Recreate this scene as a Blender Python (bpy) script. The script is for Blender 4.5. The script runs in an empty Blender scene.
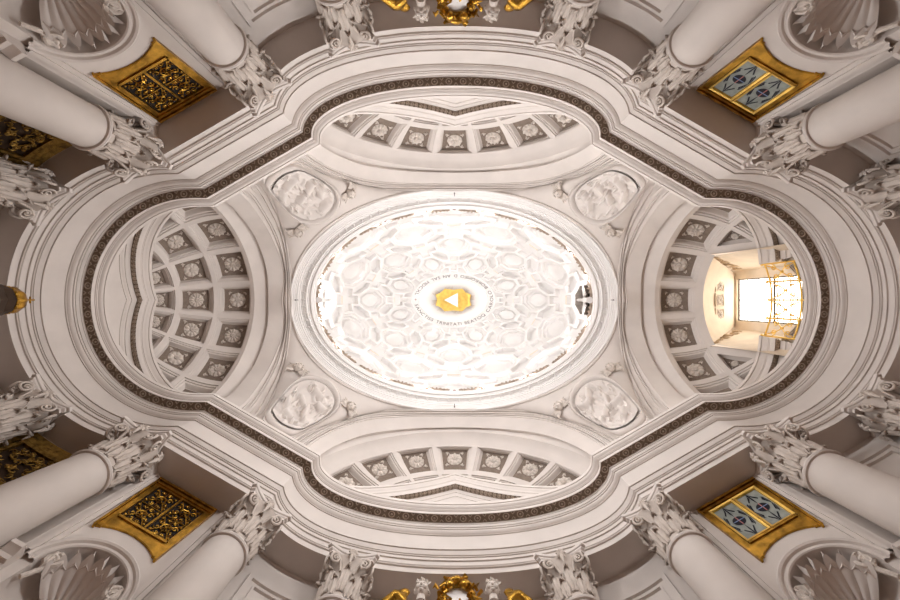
import bpy, bmesh, math, random
from math import sin, cos, pi, radians as R, atan2, sqrt
from mathutils import Vector, Matrix
random.seed(7)
sc = bpy.context.scene
EYE = 1.6            # eye height; all heights below are measured from the eye, lifted by EYE at the end

# ------------------------------------------------------------------ camera, sky, lights, exposure
cd = bpy.data.cameras.new('camera'); cam = bpy.data.objects.new('camera', cd); sc.collection.objects.link(cam)
cam.location = (-0.13, 0.0, 0.0); cam.rotation_euler = (pi, 0, 0)
cd.sensor_width = 36; cd.lens = 400 / 900 * 36; cd.shift_x = -1.5 / 900; cd.clip_end = 200
sc.camera = cam
sc.view_settings.view_transform = 'Standard'; sc.view_settings.look = 'None'
sc.view_settings.gamma = 1; sc.view_settings.use_curve_mapping = False
sc.view_settings.exposure = 0.12

W_ = bpy.data.worlds.new('world'); sc.world = W_; W_.use_nodes = True
nt = W_.node_tree; nt.nodes.clear()
wo = nt.nodes.new('ShaderNodeOutputWorld'); bg = nt.nodes.new('ShaderNodeBackground')
tc = nt.nodes.new('ShaderNodeTexCoord'); sx = nt.nodes.new('ShaderNodeSeparateXYZ'); cr = nt.nodes.new('ShaderNodeValToRGB')
mp = nt.nodes.new('ShaderNodeMapRange'); mp.inputs[1].default_value = -1; mp.inputs[2].default_value = 1
nt.links.new(tc.outputs['Generated'], sx.inputs[0]); nt.links.new(sx.outputs['Z'], mp.inputs[0]); nt.links.new(mp.outputs[0], cr.inputs[0])
cr.color_ramp.elements[0].position = 0.47; cr.color_ramp.elements[0].color = (0.12, 0.07, 0.04, 1)
cr.color_ramp.elements[1].position = 0.56; cr.color_ramp.elements[1].color = (1.0, 0.80, 0.64, 1)
nt.links.new(cr.outputs[0], bg.inputs[0]); bg.inputs[1].default_value = 1.0
nt.links.new(bg.outputs[0], wo.inputs[0])

DOME_W, LANT_W, LEDGE_W = 49.0, 9.0, 66.0
def area(name, loc, target, sx_, sy_, power, col=(.985, .985, 1.0)):
    l = bpy.data.lights.new(name, 'AREA'); l.shape = 'RECTANGLE'; l.size = sx_; l.size_y = sy_; l.energy = power; l.color = col
    o = bpy.data.objects.new(name, l); sc.collection.objects.link(o); o.location = loc
    o.rotation_euler = (Vector(target) - Vector(loc)).to_track_quat('-Z', 'Y').to_euler()
    return o
for k in range(16):                                   # daylight of the windows hidden behind the dome's springing ledge
    a = 2 * pi * (k + .5) / 16
    area('dome_window_light', (6.62 * cos(a), 4.36 * sin(a), 18.62), (1.2 * cos(a), .8 * sin(a), 24.5), .9, .16, DOME_W).data.spread = R(110)
for k in range(6):                                    # daylight of the lantern windows, behind the lantern's rim
    a = 2 * pi * (k + .5) / 6
    area('lantern_window_light', (2.55 * cos(a), 1.72 * sin(a), 25.0), (.3 * cos(a), .2 * sin(a), 27.4), .5, .15, LANT_W)

# fill lights added above the ledge of the main cornice, out of sight from below, shining across the nave
for (x, y) in ((10.25, .5), (7.0, 3.05), (6.0, 3.7), (4.6, 4.5), (2.0, 6.06), (.5, 6.16)):
    for sx_, sy_ in ((1, 1), (-1, 1), (1, -1), (-1, -1)):
        lo = area('ledge_fill_light', (sx_ * x, sy_ * y, 12.45), (-sx_ * x * .5, -sy_ * y * .5, 13.1), .5, .25, LEDGE_W * (.62 if y > 5 else 1.0))
        lo.data.spread = R(120)

# ------------------------------------------------------------------ helpers
def tag(o, label=None, cat=None, group=None, kind=None):
    if label: o['label'] = label
    if cat: o['category'] = cat
    if group: o['group'] = group
    if kind: o['kind'] = kind
    elif cat: o['kind'] = 'thing'
    return o
def empty(name, loc=(0, 0, 0), rz=0.0):
    o = bpy.data.objects.new(name, None); sc.collection.objects.link(o); o.location = loc; o.rotation_euler = (0, 0, rz); o.empty_display_size = .1
    return o
class MB:
    def __init__(s): s.v = []; s.f = []
    def add(s, p): s.v.append(tuple(p)); return len(s.v) - 1
    def face(s, *i): s.f.append(tuple(i))
    def grid(s, rows, close_u=False, close_v=False):
        idx = [[s.add(p) for p in r] for r in rows]
        n, m = len(rows), len(rows[0])
        for i in range(n if close_v else n - 1):
            for j in range(m if close_u else m - 1):
                s.f.append((idx[i][j], idx[i][(j + 1) % m], idx[(i + 1) % n][(j + 1) % m], idx[(i + 1) % n][j]))
        return idx
    def poly(s, pts): s.f.append(tuple(s.add(p) for p in pts))
    def fan(s, pts, c):
        ci = s.add(c); ii = [s.add(p) for p in pts]
        for k in range(len(ii)): s.f.append((ci, ii[k], ii[(k + 1) % len(ii)]))
    def box(s, x0, x1, y0, y1, z0, z1, M=None):
        q = [(x, y, z) for z in (z0, z1) for y in (y0, y1) for x in (x0, x1)]
        if M: q = [tuple(M @ Vector(p)) for p in q]
        i = [s.add(p) for p in q]
        for f in ((0, 2, 3, 1), (4, 5, 7, 6), (0, 1, 5, 4), (2, 6, 7, 3), (0, 4, 6, 2), (1, 3, 7, 5)): s.f.append(tuple(i[k] for k in f))
    def tube(s, pts, r, n=6, cap=True):
        pts = [Vector(p) for p in pts]; rows = []; up = None
        for k, p in enumerate(pts):
            t = (pts[min(k + 1, len(pts) - 1)] - pts[max(k - 1, 0)])
            if t.length < 1e-9: t = Vector((0, 0, 1))
            t.normalize()
            if up is None: up = t.orthogonal().normalized()
            up = (up - t * up.dot(t))
            if up.length < 1e-6: up = t.orthogonal()
            up.normalize(); sd = t.cross(up)
            rr = r[k] if isinstance(r, (list, tuple)) else r
            rows.append([p + (up * cos(2 * pi * q / n) + sd * sin(2 * pi * q / n)) * rr for q in range(n)])
        s.grid(rows, close_u=True)
        if cap:
            s.fan(rows[0], pts[0]); s.fan(rows[-1], pts[-1])
    def lathe(s, prof, n=32, M=None):
        rows = []
        for r, z in prof:
            row = [Vector((r * cos(2 * pi * k / n), r * sin(2 * pi * k / n), z)) for k in range(n)]
            if M: row = [M @ p for p in row]
            rows.append(row)
        s.grid(rows, close_u=True)
    def blob(s, c, rx, ry, rz, n=8, m=6, M=None):
        rows = []
        for i in range(m + 1):
            a = pi * i / m; rows.append([Vector((c[0] + rx * sin(a) * cos(2 * pi * k / n), c[1] + ry * sin(a) * sin(2 * pi * k / n), c[2] + rz * cos(a))) for k in range(n)])
        if M: rows = [[M @ p for p in r] for r in rows]
        s.grid(rows, close_u=True)
    def build(s, name, mat, parent=None, smooth=40, mw=None, sol=0):
        me = bpy.data.meshes.new(name); bm = bmesh.new()
        vs = [bm.verts.new(v) for v in s.v]
        for f in s.f:
            if len(set(f)) >= 3:
                try: bm.faces.new([vs[i] for i in f])
                except ValueError: pass
        bmesh.ops.remove_doubles(bm, verts=bm.verts, dist=1e-4)
        bmesh.ops.dissolve_degenerate(bm, edges=bm.edges, dist=1e-5)
        bmesh.ops.recalc_face_normals(bm, faces=bm.faces)
        bm.to_mesh(me); bm.free()
        if smooth:
            for p in me.polygons: p.use_smooth = True
            me.set_sharp_from_angle(angle=R(smooth))
        me.materials.append(mat)
        o = bpy.data.objects.new(name, me); sc.collection.objects.link(o)
        if parent: o.parent = parent
        if mw: o.matrix_world = mw
        if sol:
            md = o.modifiers.new('solid', 'SOLIDIFY'); md.thickness = sol; md.offset = 0
        return o
def copy_tree(o, parent=None):
    c = o.copy(); sc.collection.objects.link(c)
    if parent: c.parent = parent; c.matrix_parent_inverse = o.matrix_parent_inverse
    for ch in list(kids.get(o.name, [])): copy_tree(ch, c)
    return c
kids = {}
def note(o):
    """remember the children of a prototype, so that copies need no search"""
    kids[o.name] = [c for c in sc.objects if c.parent == o]
    for c in kids[o.name]: note(c)
def frame(p, n, up=(0, 0, 1)):
    """matrix at p, local z along n (towards the room), local y as near to up as can be"""
    n = Vector(n).normalized(); u = Vector(up); u = u - n * u.dot(n)
    if u.length < 1e-4: u = Vector((1, 0, 0)) - n * n.x
    u.normalize(); x = u.cross(n)
    return Matrix(((x.x, u.x, n.x, p[0]), (x.y, u.y, n.y, p[1]), (x.z, u.z, n.z, p[2]), (0, 0, 0, 1)))
def lerp(a, b, t): return tuple(a[k] + (b[k] - a[k]) * t for k in range(len(a)))
def resample(pts, n):
    L = [0]
    for a, b in zip(pts, pts[1:]): L.append(L[-1] + math.dist(a, b))
    out = []; k = 0
    for i in range(n):
        s = L[-1] * i / (n - 1)
        while k < len(L) - 2 and L[k + 1] < s: k += 1
        d = L[k + 1] - L[k]; out.append(lerp(pts[k], pts[k + 1], 0 if d < 1e-12 else min(1, (s - L[k]) / d)))
    return out
def spline(P, m=8):
    out = []
    for i in range(len(P) - 1):
        p0 = P[i - 1] if i else tuple(2 * P[0][k] - P[1][k] for k in range(3)); p1 = P[i]; p2 = P[i + 1]
        p3 = P[i + 2] if i + 2 < len(P) else tuple(2 * P[-1][k] - P[-2][k] for k in range(3))
        for j in range(m):
            t = j / m
            out.append(tuple(.5 * (2 * p1[k] + (p2[k] - p0[k]) * t + (2 * p0[k] - 5 * p1[k] + 4 * p2[k] - p3[k]) * t * t + (3 * p1[k] - p0[k] - 3 * p2[k] + p3[k]) * t ** 3) for k in range(3)))
    out.append(tuple(P[-1])); return out

# ------------------------------------------------------------------ materials
def mat(name, col, rough=.7, metal=0, var=.05, scale=3., bump=0., bscale=30., emit=0, col2=None, spec=.3):
    m = bpy.data.materials.new(name); m.use_nodes = True; t = m.node_tree; b = t.nodes['Principled BSDF']
    b.inputs['Roughness'].default_value = rough; b.inputs['Metallic'].default_value = metal
    b.inputs['Specular IOR Level'].default_value = spec
    tc = t.nodes.new('ShaderNodeTexCoord'); nz = t.nodes.new('ShaderNodeTexNoise'); nz.inputs['Scale'].default_value = scale; nz.inputs['Detail'].default_value = 5
    rp = t.nodes.new('ShaderNodeValToRGB'); c2 = col2 or tuple(c * (1 - var * 2.2) for c in col)
    rp.color_ramp.elements[0].position = .32; rp.color_ramp.elements[0].color = (*c2, 1)
    rp.color_ramp.elements[1].position = .62; rp.color_ramp.elements[1].color = (*col, 1)
    t.links.new(tc.outputs['Object'], nz.inputs['Vector']); t.links.new(nz.outputs['Fac'], rp.inputs[0]); t.links.new(rp.outputs[0], b.inputs['Base Color'])
    if bump:
        n2 = t.nodes.new('ShaderNodeTexNoise'); n2.inputs['Scale'].default_value = bscale; n2.inputs['Detail'].default_value = 4
        bp = t.nodes.new('ShaderNodeBump'); bp.inputs['Strength'].default_value = bump; bp.inputs['Distance'].default_value = .02
        t.links.new(tc.outputs['Object'], n2.inputs['Vector']); t.links.new(n2.outputs['Fac'], bp.inputs['Height']); t.links.new(bp.outputs[0], b.inputs['Normal'])
    if emit:
        b.inputs['Emission Color'].default_value = (*col, 1); b.inputs['Emission Strength'].default_value = emit
    return m
PL = mat('plaster', (.69, .628, .583), .75, var=.03, scale=1.3, bump=.05, bscale=9)
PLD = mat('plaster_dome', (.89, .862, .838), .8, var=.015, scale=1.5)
CARV = mat('plaster_carved', (.74, .665, .60), .8, var=.10, scale=9, bump=.6, bscale=28)
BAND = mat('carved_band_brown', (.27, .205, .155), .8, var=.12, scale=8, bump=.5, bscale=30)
REVEAL = mat('window_reveal_shaded', (.26, .215, .18), .8, var=.1)  # shadow in the right dome window's reveal put into the colour
CRESTM = mat('crest_stucco_backlit', (.46, .36, .28), .8, var=.15, scale=6)  # darkness of the backlit crests put into their colour
CHAMC = mat('frieze_shaded_tan', (.60, .45, .30), .8, var=.1, scale=6)  # shading of the scroll friezes put into their tan colour
CAPM = mat('capital_plaster', (.63, .555, .495), .8, var=.05, scale=5, bump=.15, bscale=24)
BANDC = mat('carved_band_relief', (.60, .50, .41), .8, var=.1, scale=8)
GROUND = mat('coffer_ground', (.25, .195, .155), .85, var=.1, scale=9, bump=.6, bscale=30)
GOLD = mat('gilding', (.58, .32, .05), .30, 1, var=.25, scale=5, bump=.35, bscale=26)
GOLDB = mat('gilding_bright', (1.0, .66, .16), .4, .7, var=.1, scale=5, bump=.2, bscale=26)
GOLDD = mat('gilding_old', (.42, .25, .06), .42, .85, var=.3, scale=9, bump=.7, bscale=30)
DARK = mat('dark_recess', (.018, .013, .010), .8, var=.1)
IRON = mat('window_iron', (.10, .08, .07), .6, var=.1)
PANE = mat('window_pane_bright', (1.0, .93, .82), .5, emit=4.4, var=0)
GREYG = mat('painted_glass_grey', (.33, .36, .33), .35, var=.12, scale=6)
NAVY = mat('painted_glass_navy', (.010, .012, .024), .3, var=.1)
LBLUE = mat('painted_glass_blue', (.20, .28, .48), .4, var=.1)
LRED = mat('painted_glass_red', (.50, .20, .18), .4, var=.1)
INK = mat('inscription_grey', (.15, .12, .11), .8, var=.05)
RUST = mat('rust_red', (.30, .10, .08), .8, var=.1)
FLOOR_BOUNCE = mat('floor_warm_bounce', (.28, .125, .055), .4, var=.2, scale=2)  # unseen floor, tinted red-brown to warm the light bounced onto the soffits
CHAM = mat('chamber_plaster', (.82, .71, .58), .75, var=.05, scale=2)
BRONZE = mat('dark_bronze', (.06, .035, .02), .5, .4, var=.2)

# ------------------------------------------------------------------ plan of the nave: quarter contour at inward offset d from the frieze face
NX, NY = -.5, .8660254
CX, RR, DN = 7.7, 3.43, 6.68
def top_raw(d):
    a, c, b, e = 4.68, 4.85, 1.87, 2.15
    P = []
    for k in range(241):
        t = pi / 2 * k / 240
        P.append((-a * cos(t) ** (2 / e), c + b * sin(t) ** (2 / e)))
    out = []
    for k, p in enumerate(P):
        q0 = P[max(0, k - 1)]; q1 = P[min(240, k + 1)]
        tx, ty = q1[0] - q0[0], q1[1] - q0[1]; l = math.hypot(tx, ty) or 1
        if k == 0: tx, ty, l = 0, 1, 1
        if k == 240: tx, ty, l = 1, 0, 1
        nx, ny = ty / l, -tx / l           # towards the room
        out.append((p[0] + nx * d, p[1] + ny * d))
    cl = [out[0]]
    for q in out[1:]:
        if q[0] >= cl[-1][0] and q[1] >= cl[-1][1] - 1e-6: cl.append(q)
    return cl
def quarter(d, n1=44, n2=10, n3=44):
    dn = DN - d; r = RR - d
    a1 = [(-CX - r * cos(R(a)), r * sin(R(a))) for a in range(0, 91, 2)] + [(-CX + .1 * k, r) for k in range(1, 30)]
    cut = None
    for k in range(len(a1) - 1):
        f0 = a1[k][0] * NX + a1[k][1] * NY - dn; f1 = a1[k + 1][0] * NX + a1[k + 1][1] * NY - dn
        if k > 25 and f0 > 0 >= f1: cut = (k, f0 / (f0 - f1)); break
    c1 = lerp(a1[cut[0]], a1[cut[0] + 1], cut[1]); s1 = a1[:cut[0] + 1] + [c1]
    tr = top_raw(d); tr = [(tr[0][0], tr[0][1] - 1.5)] + tr
    for k in range(len(tr) - 1):
        f0 = tr[k][0] * NX + tr[k][1] * NY - dn; f1 = tr[k + 1][0] * NX + tr[k + 1][1] * NY - dn
        if f0 < 0 <= f1: break
    c2 = lerp(tr[k], tr[k + 1], -f0 / (f1 - f0)); s3 = [c2] + tr[k + 1:]
    return resample(s1, n1), resample([c1, c2], n2), resample(s3, n3)
def loop(d):
    a, b, c = quarter(d); q = a + b[1:] + c[1:]
    L = q + [(-x, y) for x, y in reversed(q[:-1])]
    L = L + [(x, -y) for x, y in reversed(L[1:-1])]
    return L
def loft_loop(prof, name, m, kind='structure', mb=None):
    mb = mb or MB(); mb.grid([[(x, y, h) for x, y in loop(d)] for d, h in prof], close_u=True)
    return tag(mb.build(name, m), kind=kind)

# entablature
ent = loft_loop([(-.87, 10.0), (-.13, 10.0), (-.13, 10.17), (-.085, 10.175), (-.085, 10.195), (-.06, 10.21), (-.06, 10.235), (-.075, 10.24), (-.075, 10.37), (-.035, 10.375), (-.035, 10.40), (-.045, 10.405), (-.045, 10.48),
                 (-.015, 10.485), (-.01, 10.51), (.015, 10.515), (.02, 10.54), (.05, 10.60), (.055, 10.63), (.09, 10.635), (.09, 10.685), (.0, 10.71), (.0, 11.40)], 'trim_1', PL)
tag(ent, 'white moulded architrave and plain frieze running round the nave on the columns', 'entablature')
loft_loop([(0, 11.36), (.035, 11.363), (.035, 11.385), (.055, 11.39), (.105, 11.43), (.115, 11.455), (.115, 11.48), (.145, 11.484), (.145, 11.53), (.170, 11.535), (.170, 11.64), (.19, 11.645), (.19, 11.70), (.20, 11.71)], 'trim_2', PL)
bnd = MB(); LP = [loop(d) for d in (.19, .24, .36, .43)]
bnd.grid([[(x, y, h) for x, y in L] for L, h in zip(LP, (11.71, 11.745, 11.745, 11.75))], close_u=True)
orn = MB()
path = resample([(*p, 11.725) for p in loop(.31)] + [(*loop(.31)[0], 11.73)], 261)
for k in range(260):                                   # rings and leaves carved on the soffit
    p = Vector(path[k]); q = Vector(path[(k + 1) % 260]); t = (q - p).normalized(); n = Vector((-t.y, t.x, 0))
    if k % 2 == 0:
        orn.tube([p + (t * cos(a) + n * sin(a)) * .088 for a in [2 * pi * j / 10 for j in range(11)]], .019, 4, False)
        orn.blob(p, .036, .036, .03, 6, 4)
    else:
        for s in (-1, 1): orn.tube([p + n * s * .10 - t * .05, p + n * s * .04, p + n * s * .10 + t * .05], .018, 4, False)
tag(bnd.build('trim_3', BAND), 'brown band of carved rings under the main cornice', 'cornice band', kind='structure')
tag(orn.build('trim_3', BANDC), 'carved rings and leaves on the brown band of the main cornice', 'cornice carving', kind='structure')
loft_loop([(.43, 11.75), (.435, 11.70), (.455, 11.70), (.455, 11.81), (.48, 11.815), (.48, 11.84), (.50, 11.845), (.50, 11.87), (.515, 11.88), (.555, 11.90), (.575, 11.935), (.58, 11.97), (.605, 11.975), (.605, 12.10), (-.25, 12.20), (-.25, 12.6)], 'trim_4', PL)

# ------------------------------------------------------------------ vault arms: coordinates (u outwards, w sideways, h)
SIDES = {'left': lambda u, w, h: (-u, w, h), 'right': lambda u, w, h: (u, w, h), 'top': lambda u, w, h: (w, -u, h), 'bottom': lambda u, w, h: (w, u, h)}
KX = dict(O=[(7.2, 0, 17.62), (7.17, 1.36, 17.5), (7.18, 3.0, 16.75), (7.0, 3.9, 15.2), (6.68, 4.15, 13.7), (6.4, 4.1, 12.1)],
          I=[(7.5, 0, 17.32), (7.47, 1.25, 17.5), (7.54, 2.45, 16.6), (7.58, 3.22, 15.5), (7.4, 3.66, 13.8), (7.35, 3.6, 12.1)],
          S=[(8.02, 0, 17.25), (8.02, 1.24, 17.1), (8.09, 2.5, 16.3), (8.1, 3.25, 14.9), (8.07, 3.48, 13.8), (8.0, 3.5, 12.1)],
          c=8.5, a=2.6, b=3.6, hc=4.7, step=23.5)
KY = dict(O=[(4.85, 0, 17.65), (4.85, 2.0, 17.6), (4.85, 3.75, 17.5), (4.9, 4.85, 16.2), (4.78, 5.35, 14.2), (4.6, 5.45, 12.1)],
          I=[(5.06, 0, 17.4), (5.05, 1.9, 17.3), (5.04, 3.6, 16.8), (5.08, 4.65, 15.6), (5.02, 5.0, 13.9), (5.0, 4.9, 12.1)],
          S=[(5.45, 0, 17.12), (5.45, 1.9, 16.95), (5.42, 3.5, 16.2), (5.4, 4.4, 14.9), (5.34, 4.7, 13.5), (5.25, 4.75, 12.1)],
          c=5.62, a=1.3, b=5.15, hc=4.8, step=20.5)
NA = 33
def full_curve(K):
    h = resample(spline(K), NA); return [(u, -w, z) for u, w, z in reversed(h[1:])] + h
def ell(K, th, v, d=0.0):
    t, q = R(th), R(v)
    return (K['c'] + (K['a'] + d) * sin(q), (K['b'] + d) * cos(q) * sin(t), 12.3 + (K['hc'] + d) * cos(q) * cos(t))
def relief_loft(mb, A, B, prof, M):
    """loft from curve A to curve B; prof = (fraction, height of relief towards the nave)"""
    rows = []
    n = len(A)
    for f, b in prof:
        row = []
        for i in range(n):
            p = Vector(lerp(A[i], B[i], f)); t = Vector(A[min(n - 1, i + 4)]) - Vector(A[max(0, i - 4)]); e = Vector(B[max(4, min(n - 5, i))]) - Vector(A[max(4, min(n - 5, i))])
            nn = t.cross(e).normalized(); c = Vector((0, 0, 12)) - p
            if nn.dot(c) < 0: nn = -nn
            row.append(M(*(p + nn * b)))
        rows.append(row)
    mb.grid(rows)
RECT_PROF = [(1, 0), (.88, 0), (.87, .05), (.80, .06), (.79, .11), (.73, .12), (.70, .16), (.64, .30), (.62, .31)]
def sub_edges(poly, n):
    out = []
    for k in range(len(poly)):
        a, b = poly[k], poly[(k + 1) % len(poly)]
        out += [lerp(a, b, j / n) for j in range(n)]
    return out
def coffer(mb, fn, poly, prof, n=5, bottom=True, center=None, ground=None):
    P = sub_edges(poly, n); c = center or (sum(p[0] for p in poly) / len(poly), sum(p[1] for p in poly) / len(poly))
    rows = [[fn(*lerp(c, p, s), d) for p in P] for s, d in prof]
    mb.grid(rows, close_u=True)
    if bottom:
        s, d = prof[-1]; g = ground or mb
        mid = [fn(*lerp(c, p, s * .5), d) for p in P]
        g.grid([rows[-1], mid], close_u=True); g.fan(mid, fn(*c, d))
def patch(mb, fn, t0, t1, v0, v1, n=8, m=4):
    mb.grid([[fn(t0 + (t1 - t0) * i / n, v0 + (v1 - v0) * j / m, 0) for i in range(n + 1)] for j in range(m + 1)])

# rosettes: one prototype of each kind, copied into every coffer
def rosette_proto(npet, seed):
    rnd = random.Random(seed)
    root = empty('rosette')
    m = MB()
    for k in range(npet):
        a = 2 * pi * k / npet; wd = 2.5 / npet
        rows = []
        for i in range(6):
            f = i / 5; r = .07 + .24 * f; w = wd * (.25 + .75 * sin(pi * min(1, f * .85 + .08))) * .36
            z = .05 + .06 * sin(pi * f)
            rows.append([(r * cos(a) - q * w * sin(a), r * sin(a) + q * w * cos(a), z - abs(q) ** 2 * .085 + (.02 if q == 0 and i > 3 else 0)) for q in (-1, -.5, 0, .5, 1)])
        m.grid(rows)
    m.lathe([(.31, 0), (.29, .03), (.1, .05)], 20)
    m.build('petals', CARV, root, 50)
    b = MB(); b.lathe([(.095, .05), (.10, .09), (.08, .12), (.05, .13), (.045, .11), (.03, .11), (.025, .15), (0, .16)], 12)
    for k in range(8): b.blob((.075 * cos(k * pi / 4), .075 * sin(k * pi / 4), .12), .02, .02, .02, 6, 4)
    b.build('boss', CARV, root, 50)
    for sx_ in (-1, 1):
        for sy_ in (-1, 1):
            c = MB(); cx, cy = .31 * sx_, .31 * sy_
            sp = [(cx + (.012 + .05 * t) * cos(7 * t + atan2(sy_, sx_)), cy + (.012 + .05 * t) * sin(7 * t + atan2(sy_, sx_)), .035) for t in [j / 10 for j in range(11)]]
            c.tube(sp, .016, 5)
            for dx, dy in ((-.10, .0), (0, -.10)):
                c.tube([(cx, cy, .02), (cx + dx * sx_ * .6, cy + dy * sy_ * .6, .04), (cx + dx * sx_, cy + dy * sy_, .02)], [.03, .025, .008], 5)
            c.build('corner_leaf', CARV, root, 50)
    return root
PROTO = [rosette_proto(n, n) for n in (12, 8, 10)]
proto_used = [False] * 3
for p in PROTO: note(p)
def place(proto, used, mw, label, group, cat, scale=1.0):
    if not used[0]: o = proto; used[0] = True
    else: o = copy_tree(proto)
    o.matrix_world = mw @ Matrix.Scale(scale, 4)
    tag(o, label, cat, group); return o
PU = [[False], [False], [False]]
ORD = ['topmost', 'second from top', 'third from top', 'middle', 'third from bottom', 'second from bottom', 'bottom']
ORDX = ['leftmost', 'second from left', 'third from left', 'middle', 'third from right', 'second from right', 'rightmost']
ORD5 = ['topmost visible', 'second visible from top', 'middle', 'second visible from bottom', 'lowest visible']
ROSCOUNT = 0
def put_rosette(K, M, th, v, side, rowname, pos, scale=1.0, dep=.31):
    global ROSCOUNT
    e = 1.0
    p = Vector(M(*ell(K, th, v, dep))); t = Vector(M(*ell(K, th + e, v, dep))) - Vector(M(*ell(K, th - e, v, dep))); s = Vector(M(*ell(K, th, v + e, dep))) - Vector(M(*ell(K, th, v - e, dep)))
    n = t.cross(s).normalized(); q = Vector(M(K['c'] * .8, 0, 12)) - p
    if n.dot(q) < 0: n = -n
    k = [1, 0, 2][ROSCOUNT % 3] if side != 'bottom' else [0, 1, 2][ROSCOUNT % 3]
    mw = frame(p, n, s)
    ROSCOUNT += 1
    wh = {'left': 'left vault', 'right': 'right vault', 'top': 'top vault', 'bottom': 'bottom vault'}[side]
    place(PROTO[k], PU[k], mw, f'carved rosette, {pos} in {rowname} of the {wh}', f'rosettes in the coffers of the {side} vault', 'rosette', scale)

def build_arm(side, K):
    M = SIDES[side]; O, I, S = full_curve(K['O']), full_curve(K['I']), full_curve(K['S'])
    mb = MB()
    relief_loft(mb, O, I, [(0, 0), (.0, .09), (.13, .10), (.14, .03), (.24, .04), (.25, .09), (.34, .10), (.36, .01), (.52, .01), (.53, .07), (.64, .08), (.66, .02), (.74, .02), (.75, -.05), (.88, -.05), (.89, .03), (1, .03), (1, 0)], M)
    relief_loft(mb, I, S, [(0, 0), (.3, 0), (.7, 0), (1, 0)], M)
    E = resample([ell(K, th, 0) for th in range(-92, 93, 2)], len(S))
    relief_loft(mb, S, E, [(0, 0), (.01, -.14), (.10, -.14), (1, 0)], M)
    tag(mb.build('ceiling', PL), f'smooth white moulded arch framing the {side} vault', 'arch', kind='structure')
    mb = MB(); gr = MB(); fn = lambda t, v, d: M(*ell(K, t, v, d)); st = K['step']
    if K is KX: V = [1.5, 29.5, 52, 67, 80]; lim = 82.25
    else: V = [21, 50.5, 73]; lim = 3.5 * st
    if side == 'right': V = [2.5, 32, 54, 68, 80]
    patch(mb, fn, -94, 94, 0, V[0], 40, 3)
    if side == 'right': patch(mb, fn, -36, 36, 32, 35.5, 24, 2)
    def sym(t0, t1, v0, v1): 
        patch(mb, fn, t0, t1, v0, v1, 3, 6); patch(mb, fn, -t1, -t0, v0, v1, 3, 6)
    sym(lim, 94, V[0], V[-1])
    patch(mb, fn, -94, 94, V[-1], 89.9, 30, 3) if side != 'right' else sym(3.2 * st - 1, 94, V[-1], 89.9)
    for r in range(len(V) - 1):
        for c in range(-3, 4):
            t0, t1 = (c - .5) * st, (c + .5) * st; v0, v1 = V[r], V[r + 1]
            if side == 'right' and r >= 1:
                if abs(c) <= 1: continue
                if abs(c) == 2:
                    if r > 1: continue
                    s = 1 if c > 0 else -1; bm_ = [(s * 1.55 * st, v0), (s * 2.5 * st, v0), (s * 2.5 * st, v1 - 1)]
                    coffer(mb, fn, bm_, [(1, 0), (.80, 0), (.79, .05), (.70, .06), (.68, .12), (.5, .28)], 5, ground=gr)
                    t_, v_ = s * 2.18 * st, v0 + 6.8
                    put_rosette(K, M, t_, v_, side, 'triangular coffer beside the window recess', 'upper small' if s < 0 else 'lower small', .42, .26)
                    continue
            coffer(mb, fn, [(t0, v0), (t1, v0), (t1, v1), (t0, v1)], RECT_PROF, 5, ground=gr)
            if K is KX and r < 3 or r == 0 or (K is KY and r == 1 and abs(c) < 3):
                if side == 'right' and (r > 1 or abs(c) == 2 and r): continue
                if K is KX and r == 2 and abs(c) == 3: continue
                tm, vm = (t0 + t1) / 2, (v0 + v1) / 2
                if K is KY and r == 1: continue
                i = c + 3
                if K is KX:
                    pos = ORD[i] if not (r == 2) else ORD5[i - 1]
                    rn = ['row next to the arch', 'second row from the arch', 'third row from the arch'][r]
                else: pos = ORDX[i]; rn = 'coffer row'
                put_rosette(K, M, tm, vm, side, rn, pos, [1.0, .9, .68][r] if K is KX else 1.0)
    tag(mb.build('ceiling', PL, smooth=25), f'square coffers with white ribs covering the {side} vault', 'coffered vault', kind='structure')
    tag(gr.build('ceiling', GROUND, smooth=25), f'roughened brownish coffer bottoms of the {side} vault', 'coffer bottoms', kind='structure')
for sd in ('left', 'right'): build_arm(sd, KX)
for sd in ('top', 'bottom'): build_arm(sd, KY)

# ------------------------------------------------------------------ pediments on the apse walls
def wall_path(side, smax, n, s0=0):
    """points of the frieze face with inward normals, by arc length from the axis (u, w, nu, nw, s)"""
    out = []
    if side in ('left', 'right'):
        for i in range(n + 1):
            s = s0 + (smax - s0) * i / n; a = s / 3.1
            out.append((CX + RR * cos(a), RR * sin(a), -cos(a), -sin(a), s))
    else:
        P = [(-y_, x_) for x_, y_ in []]
        raw = list(reversed(top_raw(0))); pts = [(y, -x) for x, y in raw]          # (u, w) from the axis outwards
        L = [0]
        for a, b in zip(pts, pts[1:]): L.append(L[-1] + math.dist(a, b))
        for i in range(n + 1):
            s = s0 + (smax - s0) * i / n; k = 0
            while k < len(L) - 2 and L[k + 1] < s: k += 1
            p = lerp(pts[k], pts[k + 1], (s - L[k]) / (L[k + 1] - L[k]))
            q0, q1 = pts[max(0, k - 4)], pts[min(len(pts) - 1, k + 5)]; tu, tw = q1[0] - q0[0], q1[1] - q0[1]
            if k < 4: tu, tw = 0, 1
            l = math.hypot(tu, tw); out.append((p[0], p[1], -tw / l, tu / l, s))
    return out
PED_W = [(.12, -2.4), (.12, -.92), (.145, -.915), (.145, -.87), (.155, -.85), (.175, -.81), (.175, -.77), (.20, -.765), (.20, -.70), (.205, -.65), (.21, -.58), (.21, -.57)]
PED_B = [(.21, -.57), (.23, -.53), (.36, -.52), (.38, -.53)]
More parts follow.
